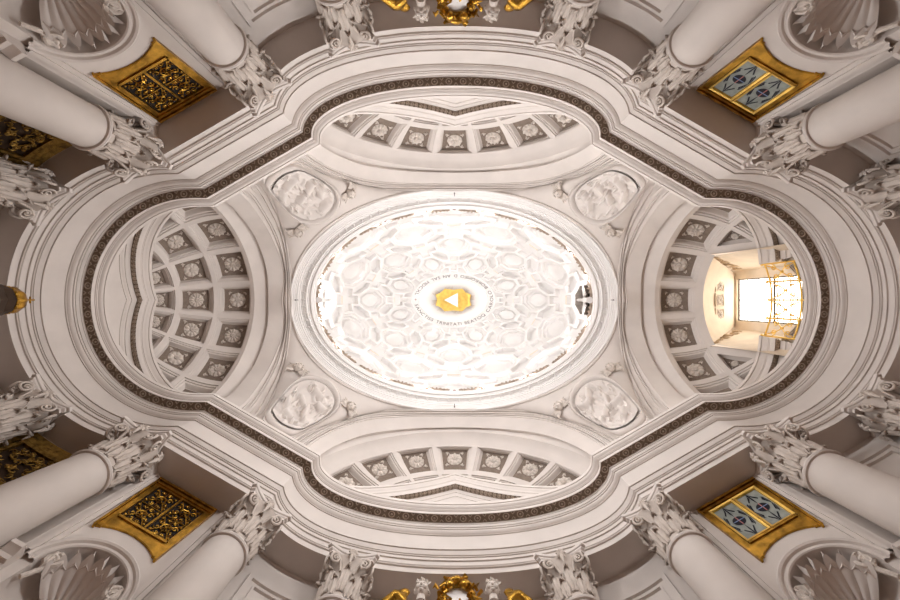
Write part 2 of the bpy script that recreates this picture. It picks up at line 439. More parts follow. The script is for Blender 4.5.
PED_C = [(.38, -.53), (.385, -.56), (.40, -.53), (.40, -.36), (.41, -.355), (.405, -.32), (.42, -.315), (.42, -.28), (.45, -.22), (.475, -.16), (.48, -.12), (.51, -.115), (.51, 0), (-.2, .1)]
def pediment(side, h0, k, smax, s0=0, sgs=(1, -1)):
    M = SIDES[side]; root = empty('pediment', M(10.6 if side in ('left', 'right') else 6.4, 0, 12.1))
    inv = Matrix.Translation(-root.location)
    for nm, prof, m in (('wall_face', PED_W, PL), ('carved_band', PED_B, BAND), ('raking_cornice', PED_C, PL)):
        mb = MB()
        for sg in sgs:
            W = wall_path(side, smax, 40, s0)
            rows = []
            for d, dz in prof:
                rows.append([tuple(inv @ Vector(M(u + nu * d, sg * (w + nw * d), max(12.13, h0 - k * s + dz)))) for u, w, nu, nw, s in W])
            mb.grid(rows)
            if s0: mb.poly([r[0] for r in rows]) if nm == 'raking_cornice' else None
        ob = mb.build(nm, m, root)
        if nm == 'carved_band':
            mb = MB()
            for sg in sgs:
                for u, w, nu, nw, s in wall_path(side, smax, 60, s0)[1::2]:
                    c = Vector(M(u + nu * .30, sg * (w + nw * .30), h0 - k * s - .53)) - root.location
                    if h0 - k * s - .5 > 12.15:
                        mb.blob(c, .05, .05, .03, 6, 4)
                        mb.tube([c + Vector((.075 * cos(a), .075 * sin(a), 0)) for a in [2 * pi * j / 8 for j in range(9)]], .016, 4, False)
            mb.build('carved_rings', BANDC, ob)
    return root
tag(pediment('left', 14.3, .49, 4.1), 'white triangular pediment with brown carved band under the left coffered vault', 'pediment')
tag(pediment('top', 14.36, .58, 4.2), 'white triangular pediment with brown band in the vault at top of the photo', 'pediment')
tag(pediment('bottom', 14.36, .58, 4.2), 'white triangular pediment with brown band in the vault at bottom of the photo', 'pediment')
for sg, nm in ((-1, 'upper'), (1, 'lower')):
    tag(pediment('right', 14.3, .49, 4.1, 1.32, (sg,)), f'{nm} half of the broken white pediment beside the gilt railing', 'pediment', 'halves of the broken pediment')

# ------------------------------------------------------------------ window chamber of the right vault
K = KX; mb = MB(); XW, YW = 12.05, 1.12
def cham_y(x): return 1.80 + (YW + .12 - 1.80) * (x - 9.6) / (XW - 9.6)
def cham_z(x): return 16.13 + .52 * (x - 10.0)
edge = [ell(K, th, 35.5) for th in range(-34, 35, 4)]
ceil_far = [(XW, w * (YW + .12) / 1.76, cham_z(XW)) for _, w, _ in edge]
mb.grid([edge, [lerp(a, b, .04) for a, b in zip(edge, ceil_far)], ceil_far])
for s in (-1, 1):
    up = []; lo = []
    for i in range(13):
        v = 32 + (80 - 32) * i / 12; cv = cos(R(v)); sth = min(1, 1.78 / (K['b'] * cv)); th = math.degrees(math.asin(sth))
        p = ell(K, th, v); lo.append((p[0], s * p[1], p[2]))
        x = p[0]; 
    # side wall: from the vault cut up to the chamber ceiling and back to the window wall
    e0 = ell(K, 34, 35.5)
    rows = []
    for i in range(13):
        f = i / 12; x = e0[0] + (XW - e0[0]) * f; y = cham_y(x)
        rows.append([(x, s * y, 12.1), (x, s * y, 13.5), (x, s * y, 15.0), (x, s * y, cham_z(x) if i else e0[2])])
    mb.grid(rows)
tag(mb.build('wall_right', CHAM), 'warm lit splayed reveals of the window recess in the right vault', 'window recess', kind='structure')
mb = MB()
for s in (-1, 1):                                       # rib along the cut of the vault
    a = []; b = []
    for i in range(13):
        v = 32 + 36 * i / 12; th = math.degrees(math.asin(min(1, 1.80 / (K['b'] * cos(R(v)))))); p = ell(K, th, v); a.append((p[0], s * p[1], p[2]))
        th2 = min(90, math.degrees(math.asin(min(1, (1.80 + .24 + .0 * i) / (K['b'] * cos(R(v))))))); q = ell(K, th2, v); b.append((q[0], s * q[1], q[2]))
    mb.grid([[(x, y, z + .5) for x, y, z in a], a, b])
mb.build('ceiling', PL)['kind'] = 'structure'
mb = MB()                                               # window wall with its opening
w0, w1, h0, h1 = -.88, .88, 12.7, 17.08
for q in (((-YW - .2, 12.1), (w0, 12.1), (w0, 17.5), (-YW - .2, 17.5)), ((w1, 12.1), (YW + .2, 12.1), (YW + .2, 17.5), (w1, 17.5)), ((w0, h1), (w1, h1), (w1, 17.5), (w0, 17.5)), ((w0, 12.1), (w1, 12.1), (w1, h0), (w0, h0))):
    mb.poly([(XW, y, z) for y, z in q]); 
for (ya, za, yb, zb) in ((w0, h0, w0, h1), (w1, h0, w1, h1), (w0, h1, w1, h1), (w0, h0, w1, h0)):
    mb.poly([(XW, ya, za), (XW, yb, zb), (XW + .2, yb, zb), (XW + .2, ya, za)])
mb.build('wall_right', CHAM)['kind'] = 'structure'
win = empty('window_1', (XW + .1, 0, h0)); tag(win, 'tall bright leaded window glowing white in the right vault', 'window', kind='structure')
mb = MB(); mb.box(.03, .05, w0, w1, 0, h1 - h0); mb.build('glass', PANE, win, 0)
mb = MB()
for y in (w0 + .02, 0, w1 - .02): mb.box(-.03, .02, y - .022, y + .022, 0, h1 - h0)
for z in (0, 1.25, 2.5, h1 - h0): mb.box(-.03, .02, w0, w1, z - .03, z + .03)
for j in range(1, 8):
    if j != 4: mb.box(.0, .02, w0 + .22 * j - .004, w0 + .22 * j + .004, 0, h1 - h0)
for j in range(1, 14): mb.box(.0, .02, w0, w1, .3 * j - .004, .3 * j + .004)
mb.build('frame', IRON, win, 0)
for j, nm in enumerate(('topmost', 'middle', 'lowest')):
    x = 11.0; y = (j - 1) * .60; n = Vector((.52, 0, -1)).normalized()
    place(PROTO[1], PU[1], frame((x, y, cham_z(x) - .05), n, (1, 0, 0)), f'pale rosette on the soffit above the bright window, {nm} of three', 'rosettes above the bright window', 'rosette', .62)
mb = MB()                                               # square panels round these rosettes
for j in (-1, 0, 1):
    for a, b, c, d in ((-.27, .27, -.27, -.24), (-.27, .27, .24, .27), (-.27, -.24, -.27, .27), (.24, .27, -.27, .27)):
        q = [(11.0 + p, j * .60 + r) for p, r in ((a, c), (b, c), (b, d), (a, d))]
        rows = [[(x, y, cham_z(x) - e) for x, y in q + q[:1]] for e in (0, .08)]; mb.grid(rows); mb.poly(rows[1][:4])
tag(mb.build('trim_5', CHAM), 'square frames round the rosettes above the window', 'moulding', kind='structure')
for s, nm in ((-1, 'upper'), (1, 'lower')):             # scroll friezes on the reveals
    m = MB(); pts = []
    for i in range(90):
        f = i / 89; x = 10.0 + 1.75 * f; z = cham_z(x) - .48 + .14 * sin(f * 5 * pi)
        pts.append((x, s * (cham_y(x) - .02), z))
    m.tube(pts, .035, 5)
    for q in range(6):
        x = 10.15 + .3 * q; z0 = cham_z(x) - .48 + (.05 if q % 2 else -.05); sg = 1 if q % 2 else -1
        m.tube([(x + (.17 - .14 * t) * cos(8 * t) , s * (cham_y(x) - .04), z0 + sg * (.17 - .14 * t) * sin(8 * t)) for t in [j / 14 for j in range(15)]], [.03] * 14 + [.045], 5)
        m.blob((x + .16, s * (cham_y(x) - .03), z0 + sg * .1), .06, .03, .045, 6, 4); m.blob((x + .10, s * (cham_y(x) - .03), z0 - sg * .13), .05, .03, .06, 6, 4)
    tag(m.build('scroll_frieze', CHAMC), f'leaf scroll frieze on the {nm} reveal beside the bright window', 'frieze', 'scroll friezes in the window recess')
# gilt railing
rl = empty('railing', (10.7, 0, 12.2)); tag(rl, 'gilt wrought iron railing with scrolls in front of the bright window', 'railing')
def rp(s, z): a = s / 3.1; return (CX + 3.12 * cos(a) - 10.7 + .12, 3.12 * sin(a), z)
m = MB()
for z in (.45, 1.62): m.tube([rp(-1.28 + 2.56 * i / 24, z) for i in range(25)], .028, 6)
m.build('rail', GOLDB, rl)
for i in range(5):
    s = -1.26 + .63 * i; m = MB(); m.tube([rp(s, .0), rp(s, 1.7)], .03, 6); b = rp(s, 1.74); m.blob(b, .05, .05, .06, 8, 6); m.build('post', GOLDB, rl)
for i in range(4):
    c = -.945 + .63 * i; m = MB()
    for sg in (-1, 1):
        for zc, zs in ((.75, 1), (1.32, -1)):
            m.tube([rp(c + sg * (.16 + (.11 - .09 * t) * cos(9 * t)), zc + zs * (.11 - .09 * t) * sin(9 * t)) for t in [j / 16 for j in range(17)]], .017, 5)
        m.tube([rp(c + sg * .26, .5), rp(c + sg * .12, .9), rp(c, 1.03), rp(c - sg * .12, 1.2), rp(c - sg * .26, 1.58)], .017, 5)
    m.blob(rp(c, 1.03), .05, .05, .06, 8, 5); m.build('scroll_panel', GOLDB, rl)

# ------------------------------------------------------------------ pendentives, ring, dome, lantern
RA, RB, RH = 7.2, 4.85, 17.62
def pend_curve():
    a = resample(spline(KX['O']), 34); b = resample(spline(KY['O']), 34)
    a = [(-u, w, h) for u, w, h in a]; b = [(-w, u, h) for u, w, h in reversed(b)]
    mid = [lerp(a[-1], b[0], t / 8) for t in range(1, 8)]
    return a, mid, b
pa, pm, pb = pend_curve(); low = pa + pm + pb; NL = len(low)
def ring_pt(t):
    a = pi * (1 - .5 * t); return (RA * cos(a), RB * sin(a), RH)
def pend(t, s):
    """t 0..1 from the left arch crown to the side arch crown, s 0..1 from the foot up to the ring"""
    k = t * (NL - 1); i = min(NL - 2, int(k)); p = lerp(low[i], low[i + 1], k - i)
    e = 34 / (NL - 1)          # ring angle follows the curve with more of it near the corner
    q = ring_pt(t); r = Vector(lerp(p, q, s)); out = Vector((r.x, r.y, 0)).normalized()
    return r + out * (.28 * sin(pi * s) * sin(pi * t) ** .7)
for sx_, sy_ in ((1, 1), (-1, 1), (1, -1), (-1, -1)):
    mb = MB(); mb.grid([[(p.x * sx_, p.y * sy_, p.z) for p in (pend(i / (NL - 1), j / 14) for i in range(NL))] for j in range(15)])
    tag(mb.build('ceiling', PL), kind='structure')
NE = 96
def ell_row(a, b, h): return [(a * cos(2 * pi * k / NE), b * sin(2 * pi * k / NE), h) for k in range(NE)]
def ring_loft(prof, name, m):
    mb = MB(); mb.grid([ell_row(a, b, h) for a, b, h in prof], close_u=True); return tag(mb.build(name, m), kind='structure')
def rf(f, h): return (7.2 - .82 * f, 4.85 - .67 * f, h)
ring_loft([rf(-.04, 17.74), rf(-.04, 17.54), rf(.02, 17.54), rf(.03, 17.62), rf(.07, 17.63), rf(.07, 17.68), rf(.12, 17.68), rf(.12, 17.74), rf(.18, 17.745), rf(.18, 17.80), rf(.26, 17.805), rf(.27, 17.88), rf(.34, 17.89), rf(.36, 17.96), rf(.40, 17.97), rf(.40, 18.02), rf(.62, 18.03), rf(.62, 17.98),
           rf(.66, 17.98), rf(.68, 18.06), rf(.74, 18.07), rf(.76, 18.14), rf(.82, 18.15), rf(.86, 18.08), rf(.93, 18.12), rf(.96, 18.2), rf(1, 18.22), rf(1, 18.42), (6.98, 4.66, 18.46), (6.98, 4.66, 18.30)], 'trim_6', PLD)  # whiter than the other plaster: light from the dome put into the colour
mb = MB()
for k in range(90):                                    # leaves carved on the ring
    a = 2 * pi * k / 90; x, y, z = rf(.51, 17.95); x *= cos(a); y *= sin(a); n = Vector((cos(a) / 7, sin(a) / 4.7, 0)).normalized(); t = Vector((-n.y, n.x, 0)); p = Vector((x, y, z))
    mb.tube([p + n * .09 + t * .0, p + t * .05 + n * .03, p - n * .03 + t * .03, p - n * .09], [.02, .03, .035, .012], 5)
    mb.tube([p + n * .09 - t * .1, p - n * .0 - t * .09, p - n * .06 - t * .1], .018, 4)
tag(mb.build('trim_7', PLD), kind='structure')  # ring leaves share its whitened plaster, brightness put into the colour

DA, DB, DH, DC = 6.7, 4.39, 18.3, 6.5
PHI = [-2.5, 14.5, 31, 46, 60.5, 73]           # row -1 .. 4
def phi(v):
    v = v + 1; i = max(0, min(4, int(math.floor(v)))); return PHI[i] + (PHI[i + 1] - PHI[i]) * (v - i)
def dome(u, v, d=0.0):
    a = 2 * pi * u / 16 + pi; f = R(min(68.0, phi(v)))
    d *= max(0.0, min(1.0, (68.3 - math.degrees(f)) / 4.5))
    return ((DA + d) * cos(f) * cos(a), (DB + d) * cos(f) * sin(a), DH + (DC + d) * sin(f))
mb = MB()
A_, B_ = .36, .155
OCT = [(A_, -B_), (A_, B_), (B_, A_), (-B_, A_), (-A_, B_), (-A_, -B_), (-B_, -A_), (B_, -A_)]
# lattice: octagons where column+row is even (unit step = one column), crosses where odd, hexagons on the diagonals
A_, B_ = .54, .20
OCT = [(A_, -B_), (A_, B_), (B_, A_), (-B_, A_), (-A_, B_), (-A_, -B_), (-B_, -A_), (B_, -A_)]
w, e = B_, 1 - A_
CROSS = [(e, -w), (e, w), (w, w), (w, e), (-w, e), (-w, w), (-e, w), (-e, -w), (-w, -w), (-w, -e), (w, -e), (w, -w)]
OP = [(1, 0), (.93, 0), (.88, .20), (.78, .22), (.74, .40), (.62, .42), (.56, .36), (.50, .32), (.36, .36), (.2, .38)]
HP = [(1, 0), (.86, 0), (.76, .28), (.60, .32)]
CP = [(1, 0), (.9, 0)]
def moved(poly, i, j): return [(x + i, y + j) for x, y in poly]
def inset_cross(i, j, q):
    w2, e2 = w - q, e - q
    return moved([(e2, -w2), (e2, w2), (w2, w2), (w2, e2), (-w2, e2), (-w2, w2), (-e2, w2), (-e2, -w2), (-w2, -w2), (-w2, -e2), (w2, -e2), (w2, -w2)], i, j)
def clipv(f):
    return lambda u, v, d=0.0: f(u, max(-.95, v), d)
df = clipv(dome)
SKIP = set()
for j in range(-1, 5):
    for i in range(16):
        if (i + j) % 2 == 0:
            if j == 0 and i in (0, 8):
                P8 = moved(OCT, i, j)
                coffer(mb, df, P8, [(1, 0), (.95, 0), (.92, .05), (.80, .06)], 3, bottom=False)
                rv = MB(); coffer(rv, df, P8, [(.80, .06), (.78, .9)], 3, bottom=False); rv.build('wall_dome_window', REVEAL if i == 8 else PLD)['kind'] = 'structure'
                continue
            coffer(mb, df, moved(OCT, i, j), OP, 3)
        else:
            rows = [[df(*p, d) for p in sub_edges(inset_cross(i, j, q), 2)] for q, d in ((0, 0), (.04, 0), (.065, .22), (.085, .26))]
            mb.grid(rows, close_u=True)
            q = .085; w2, e2 = w - q, e - q
            for (xa, xb, ya, yb) in ((-e2, e2, -w2, w2), (-w2, w2, w2, e2), (-w2, w2, -e2, -w2)):
                mb.poly([df(i + x, j + y, .26) for x, y in ((xa, ya), (xb, ya), (xb, yb), (xa, yb))])
for j in range(-1, 4):
    for i in range(16):
        if (i + j) % 2 == 0: hexa = [(A_, w), (1 - w, w), (1 - w, 1 - A_), (1 - A_, 1 - w), (w, 1 - w), (w, A_)]
        else: hexa = [(1 - A_, w), (w, w), (w, 1 - A_), (A_, 1 - w), (1 - w, 1 - w), (1 - w, A_)]
        coffer(mb, df, moved(hexa, i, j), HP, 3, center=(i + .5, j + .5))
tag(mb.build('ceiling', PLD, smooth=25), 'pale oval dome of octagon, cross and hexagon coffers', 'dome', kind='structure')
ring_loft([(DA, DB, 18.3), (DA + .1, DB + .1, 18.0), (6.9, 4.6, 18.3)], 'trim_8', PLD)
# inscription band and lantern
LA, LB = 2.51, 1.645
ring_loft([(LA + .07, LB + .07, 24.30), (LA, LB, 24.27), (LA - .04, LB - .04, 24.30), (LA - .06, LB - .06, 24.36), (2.17, 1.34, 24.56), (2.13, 1.30, 24.52), (2.10, 1.27, 24.56), (2.10, 1.27, 24.72), (2.8, 1.95, 24.74), (2.8, 1.95, 26.6), (2.5, 1.7, 27.1), (1.6, 1.0, 27.35), (.01, .01, 27.4)], 'trim_9', PLD)
TXT = '+ SANCTISS TRINITATI BEATOQ CAROLO BORROMEO D AN SAL MDCXL '
adv = []
ins = MB(); fc = bpy.data.curves.new('inscription', 'FONT'); fc.size = .33; fo = bpy.data.objects.new('inscription_letters', fc); sc.collection.objects.link(fo)
glyph = {}
for ch in sorted(set(TXT) - {' '}):
    fc.body = ch; me = bpy.data.meshes.new_from_object(fo.evaluated_get(bpy.context.evaluated_depsgraph_get())) if False else None
    bpy.context.view_layer.update(); dg = bpy.context.evaluated_depsgraph_get(); me = bpy.data.meshes.new_from_object(fo.evaluated_get(dg))
    xs = [v.co.x for v in me.vertices]; glyph[ch] = ([tuple(v.co) for v in me.vertices], [tuple(p.vertices) for p in me.polygons], min(xs), max(xs))
    bpy.data.meshes.remove(me)
bpy.data.objects.remove(fo); bpy.data.curves.remove(fc)
N2 = 720; lo_ = []; 
def band(a, f):       # f 0 outer edge .. 1 inner edge of the inscription band
    return Vector(((LA - .06 + (2.17 - LA + .06) * f) * cos(a), (LB - .06 + (1.34 - LB + .06) * f) * sin(a), 24.36 + .20 * f - .02))
arc = [0]
for k in range(N2): arc.append(arc[-1] + (band(pi - 2 * pi * (k + 1) / N2, .4) - band(pi - 2 * pi * k / N2, .4)).length)
def a_at(s):
    s %= arc[-1]; lo, hi = 0, N2
    while hi - lo > 1:
        m_ = (lo + hi) // 2
        if arc[m_] <= s: lo = m_
        else: hi = m_
    return pi - 2 * pi * (lo + (s - arc[lo]) / (arc[lo + 1] - arc[lo])) / N2
tot = sum(.17 if c == ' ' else glyph[c][3] - glyph[c][2] + .045 for c in TXT); sc_ = arc[-1] / tot; s = -.10
marks = MB(); cross_m = MB()
for c in TXT:
    if c == ' ': s += .17 * sc_; continue
    V, F, x0, x1 = glyph[c]; tgt = cross_m if c == '+' else marks; base = len(tgt.v)
    for x, y, z in V: tgt.add(band(a_at(s + (x - x0) * sc_), .14 + .70 * y / .24))
    for f in F: tgt.f.append(tuple(base + i for i in f))
    s += (x1 - x0 + .045) * sc_
ins = empty('inscription', (0, 0, 24.4)); tag(ins, 'grey Latin letters running round the oval opening of the dome', 'inscription')
mt = Matrix.Translation(-ins.location)
for m_ in (marks, cross_m): m_.v = [tuple(mt @ Vector(v)) for v in m_.v]
marks.build('letters', INK, ins, 0); cross_m.build('cross_mark', RUST, ins, 0)

# gilded glory with triangle and dove in the lantern
gl = empty('gilded_glory', (0, 0, 26.95)); tag(gl, 'golden sunburst with white triangle and dove in the lantern of the dome', 'sunburst')
m = MB()
GP = []
C8 = [(1.20, .36), (.60, .76), (-.60, .76), (-1.20, .36), (-1.20, -.36), (-.60, -.76), (.60, -.76), (1.20, -.36)]
for k in range(8):
    p, q = C8[k], C8[(k + 1) % 8]; GP.append(p); GP.append(((p[0] + q[0]) / 2 * .92, (p[1] + q[1]) / 2 * .92))
for k in range(96):
    a = 2 * pi * (k + .5) / 96; rr_ = 1.0 if (k // 6) % 2 else .86
    x, y = 1.42 * cos(a), .86 * sin(a)
    x = max(-1.42, min(1.42, x * 1.12)); y *= 1.05
    L_ = Vector((x * rr_ * 1.06, y * rr_ * 1.08, -.02)); t = Vector((-sin(a), cos(a), 0)) * .03
    m.poly([Vector((.8 * cos(a), .5 * sin(a), .0)) + t, L_, Vector((.8 * cos(a), .5 * sin(a), .0)) - t])
m.build('rays', GOLD, gl, 0, sol=.012)
m = MB(); rows = [[(x * f, y * f, z) for x, y in GP] for f, z in ((1, .0), (.95, -.06), (.8, -.08), (.6, -.02), (.02, .0))]; m.grid(rows, close_u=True); m.build('cloud_ring', GOLDB, gl, 60)
m = MB(); tri = [(-.62, 0), (.30, -.48), (.30, .48)]
m.grid([[(x, y, -.06) for x, y in tri + tri[:1]], [(x, y, -.13) for x, y in tri + tri[:1]]]); m.poly([(x, y, -.13) for x, y in tri])
m.build('triangle', PLD, gl, 0)
m = MB(); m.blob((.0, 0, -.17), .26, .09, .05, 10, 6); m.blob((-.27, 0, -.18), .07, .05, .04, 8, 5)
for s in (-1, 1): m.tube([(.02, 0, -.17), (.12, s * .16, -.17), (.30, s * .27, -.17)], [.07, .06, .01], 6)
m.build('dove', PLD, gl, 50)

# crest ornaments on the inner edge of the ring
def crest_proto():
    root = empty('crest_ornament'); m = MB()
    for s in (-1, 1):
        m.tube([(s * (.06 + .42 * t), 0, .1 + .34 * sin(pi * t) * (1 - .4 * t)) for t in [j / 10 for j in range(11)]], [.05 - .003 * j for j in range(11)], 5)
        m.tube([(s * (.40 + (.12 - .10 * t) * cos(8 * t)), 0, .18 + (.12 - .10 * t) * sin(8 * t)) for t in [j / 12 for j in range(13)]], .03, 5)
        for q in range(3): m.tube([(s * (.12 + .1 * q), 0, .32), (s * (.17 + .12 * q), .02, .46 + .03 * q), (s * (.25 + .13 * q), .0, .5)], [.045, .05, .01], 5)
    m.build('scrolls', CRESTM, root, 50)
    m = MB()
    for a in (-50, -25, 0, 25, 50): m.tube([(0, 0, .1), (.28 * sin(R(a)), 0, .1 + .3 * cos(R(a))), (.42 * sin(R(a)), -.03, .1 + .5 * cos(R(a)))], [.03, .06, .01], 5)
    m.blob((0, 0, .1), .1, .06, .1, 8, 5); m.build('palmette', CRESTM, root, 50)
    m = MB(); m.box(-.5, .5, -.04, .04, 0, .05); m.build('foot_rail', CRESTM, root, 0)
    return root
cp = crest_proto(); note(cp); cu = [False]
NUM = ['twelve', 'one', 'two', 'three', 'four', 'five', 'six', 'seven', 'eight', 'nine', 'ten', 'eleven']
for k in range(24):
    a = 2 * pi * (k + .5) / 24; n = Vector((-cos(a) / 6.4, -sin(a) / 4.2, 0)).normalized()
    M = Matrix.Translation((6.46 * cos(a), 4.25 * sin(a), 18.42)) @ Matrix.Rotation(atan2(n.y, n.x) + pi / 2, 4, 'Z')
    hr = (a / (2 * pi) * 12 + 3) % 12; hh = int(hr) or 12; mn = 'quarter past' if hr % 1 < .5 else 'quarter to'; hh2 = hh if hr % 1 < .5 else (hh % 12) + 1
    place(cp, cu, M, f'leafy crest on the dome rim, just {"after" if hr % 1 < .5 else "before"} {NUM[hh2 % 12 if hr % 1 >= .5 else hh % 12]} as on a dial', 'crest ornaments round the rim of the dome', 'ornament', 1.25)
cr_ = MB(); cr_.tube([(0, 0, 0), (0, 0, .26)], .016, 5); cr_.tube([(-.07, 0, .18), (.07, 0, .18)], .016, 5); cr_.box(-.05, .05, -.02, .02, 0, .02)
c0 = cr_.build('rim_cross', RUST)
for k in range(12):
    a = 2 * pi * k / 12; o = c0 if k == 0 else c0.copy()
    if k: sc.collection.objects.link(o)
    o.location = (6.41 * cos(a), 4.20 * sin(a), 18.41); o.rotation_euler = (0, 0, a + pi / 2)
    tag(o, f'small dark red cross on the dome rim, at {NUM[(k + 3) % 12]} as on a dial', 'cross', 'small crosses round the rim of the dome')
# eagle-like dove in the dark octagonal window on the right and its pale twin on the left
for s, nm, gm in ((1, 'dark octagonal dome window on the right', DARK), (-1, 'bright octagonal dome window on the left', PANE)):
    i = 8 if s > 0 else 0
    wn = MB(); P8 = [dome(i + x * .80, y * .80, .88) for x, y in OCT]; wn.poly(P8)
    o = wn.build('window_2' if s > 0 else 'window_3', DARK if s > 0 else mat('pane_left', (1, .98, .95), .5, emit=1.6, var=0), None, 0); tag(o, f'{nm}', 'window', kind='structure')
    r = empty('dove_sculpture', (6.25 * s, 0, 18.47)); tag(r, f'white spread-winged dove sculpture standing before the {nm}', 'sculpture')
    m = MB(); m.blob((0, 0, .62), .12, .13, .34, 10, 8); m.tube([(0, 0, .8), (-.05 * s, 0, 1.0), (-.12 * s, 0, 1.12)], [.10, .07, .07], 8); m.blob((-.15 * s, 0, 1.14), .10, .07, .08, 8, 6); m.tube([(0, 0, 0), (0, 0, .4)], [.16, .07], 8); m.build('body', PLD, r, 50)
    for q in (-1, 1):
        m = MB()
        for f in range(6):
            b = Vector((0, q * (.10 + .02 * f), .82 - .03 * f)); tip = Vector((.06 * s, q * (.30 + .10 * f), .62 + .11 * f)); m.tube([b, (b + tip) / 2 + Vector((0, 0, .12)), tip], [.05, .06, .015], 5)
        m.build('wing', PLD, r, 50)

# ------------------------------------------------------------------ medallions and cherub heads on the pendentives
def pend_frame(t, s, sx_, sy_, off=0.0):
    p = pend(t, s); e = .01; a = pend(t + e, s) - pend(t - e, s); b = pend(t, s + e) - pend(t, s - e)
    n = a.cross(b).normalized()
    if n.dot(Vector((0, 0, 12)) - p) < 0: n = -n
    f = lambda v: Vector((v.x * sx_, v.y * sy_, v.z))
    p = f(p); n = f(n); b = f(b)
    return frame(p + n * off, n, b)
def nearest_t(px, py):
    best = None
    for i in range(10, 91):
        for j in range(5, 96):
            p = pend(i / 100, j / 100); d = (p.x * 400 / p.z - px) ** 2 + (p.y * 400 / p.z - py) ** 2
            if best is None or d < best[0]: best = (d, i / 100, j / 100)
    return best[1:]
MT = nearest_t(-153, 108); print('medallion at', MT)
def medallion(seed, sx_, sy_, label):
    e = .01; t0, s0 = MT; px = lambda p: (p.x * 400 / p.z, p.y * 400 / p.z)
    p0 = px(pend(t0, s0)); pt = px(pend(t0 + e, s0)); ps = px(pend(t0, s0 + e))
    xa, ya, xb, yb = (pt[0] - p0[0]) / e, (pt[1] - p0[1]) / e, (ps[0] - p0[0]) / e, (ps[1] - p0[1]) / e; det = xa * yb - xb * ya
    th = R(-13); E = ((41 * cos(th), -32 * sin(th)), (41 * sin(th), 32 * cos(th)))
    def P_(x, y, z):
        ix, iy = (E[0][0] * x + E[0][1] * y) / 1.44, (E[1][0] * x + E[1][1] * y) / 1.44
        t = t0 + (yb * ix - xb * iy) / det; s_ = min(.995, max(.01, s0 + (-ya * ix + xa * iy) / det))
        p = pend(t, s_); n = (pend(t + e, s_) - pend(t - e, s_)).cross(pend(t, min(1, s_ + e)) - pend(t, s_ - e)).normalized()
        if n.dot(Vector((0, 0, 12)) - p) < 0: n = -n
        q = p + (n * .5 + NM * .5) * z; return Vector((q.x * sx_, q.y * sy_, q.z))
    NM = (pend(t0 + e, s0) - pend(t0 - e, s0)).cross(pend(t0, s0 + e) - pend(t0, s0 - e)).normalized()
    if NM.dot(Vector((0, 0, 12)) - pend(t0, s0)) < 0: NM = -NM
    c0 = P_(0, 0, 0)
    def drape(m): m.v = [tuple(P_(x, y, z + .04) - c0) for x, y, z in m.v]
    rnd = random.Random(seed); root = empty('medallion')
    m = MB(); figs = []
    for q in range(6):                                   # figures: trunk, head and limbs as ridges of the relief
        cx, cy = -.6 + .6 * (q % 3) + rnd.uniform(-.12, .12), -.42 + .55 * (q // 3) + rnd.uniform(-.1, .1); a = rnd.uniform(1.0, 2.1); L_ = rnd.uniform(.3, .5)
        hx, hy = cx + L_ * cos(a), cy + L_ * sin(a); figs.append((cx, cy, hx, hy, .12, .26)); figs.append((hx + .12 * cos(a), hy + .12 * sin(a), hx + .13 * cos(a), hy + .13 * sin(a), .08, .28))
        for z in range(3):
            b = rnd.uniform(0, 2 * pi); l2 = rnd.uniform(.25, .45); bx, by = (cx, cy) if z < 2 else (hx, hy); mx, my = bx + l2 * cos(b), by + l2 * sin(b); figs.append((bx, by, mx, my, .065, .09))
            c = b + rnd.uniform(-1.2, 1.2); figs.append((mx, my, mx + .25 * cos(c), my + .25 * sin(c), .05, .07))
    for q in range(44):
        x, y = rnd.uniform(-1, 1), rnd.uniform(-1, 1); figs.append((x, y, x + rnd.uniform(-.18, .18), y + rnd.uniform(-.18, .18), rnd.uniform(.03, .06), rnd.uniform(.07, .16)))
    def hgt(x, y):
        z = 0
        for ax, ay, bx, by, w_, hh in figs:
            dx, dy = bx - ax, by - ay; l = dx * dx + dy * dy + 1e-9; t = max(0, min(1, ((x - ax) * dx + (y - ay) * dy) / l)); d2 = ((x - ax - t * dx) ** 2 + (y - ay - t * dy) ** 2) / (w_ * w_)
            if d2 < 1: z = max(z, hh * (1 - d2) ** .8)
        return z
    n, k = 36, 96; rows = []
    for i in range(n + 1):
        r = 1.10 * i / n + .001; rows.append([(r * cos(2 * pi * j / k), r * sin(2 * pi * j / k), .01 + .13 * (r / 1.1) ** 3 + (hgt(r * cos(2 * pi * j / k), r * sin(2 * pi * j / k)) if r < 1.04 else 0)) for j in range(k)])
    m.grid(rows, close_u=True); drape(m); m.build('relief', PL, root, 60)
    m = MB(); m.lathe([(1.07, -.12), (1.09, .04), (1.13, .09), (1.16, .06), (1.17, .02), (1.18, .02), (1.20, .14), (1.26, .20), (1.33, .17), (1.36, .10), (1.365, .03), (1.40, .03), (1.41, .07), (1.45, .07), (1.46, -.15)], 72)
    for j in range(90): a = 2 * pi * j / 90; m.blob((1.15 * cos(a), 1.15 * sin(a), .10), .026, .026, .03, 5, 4)
    drape(m); m.build('frame', PL, root, 45)
    root.location = c0; tag(root, label, 'medallion', 'round relief medallions on the pendentives'); return root
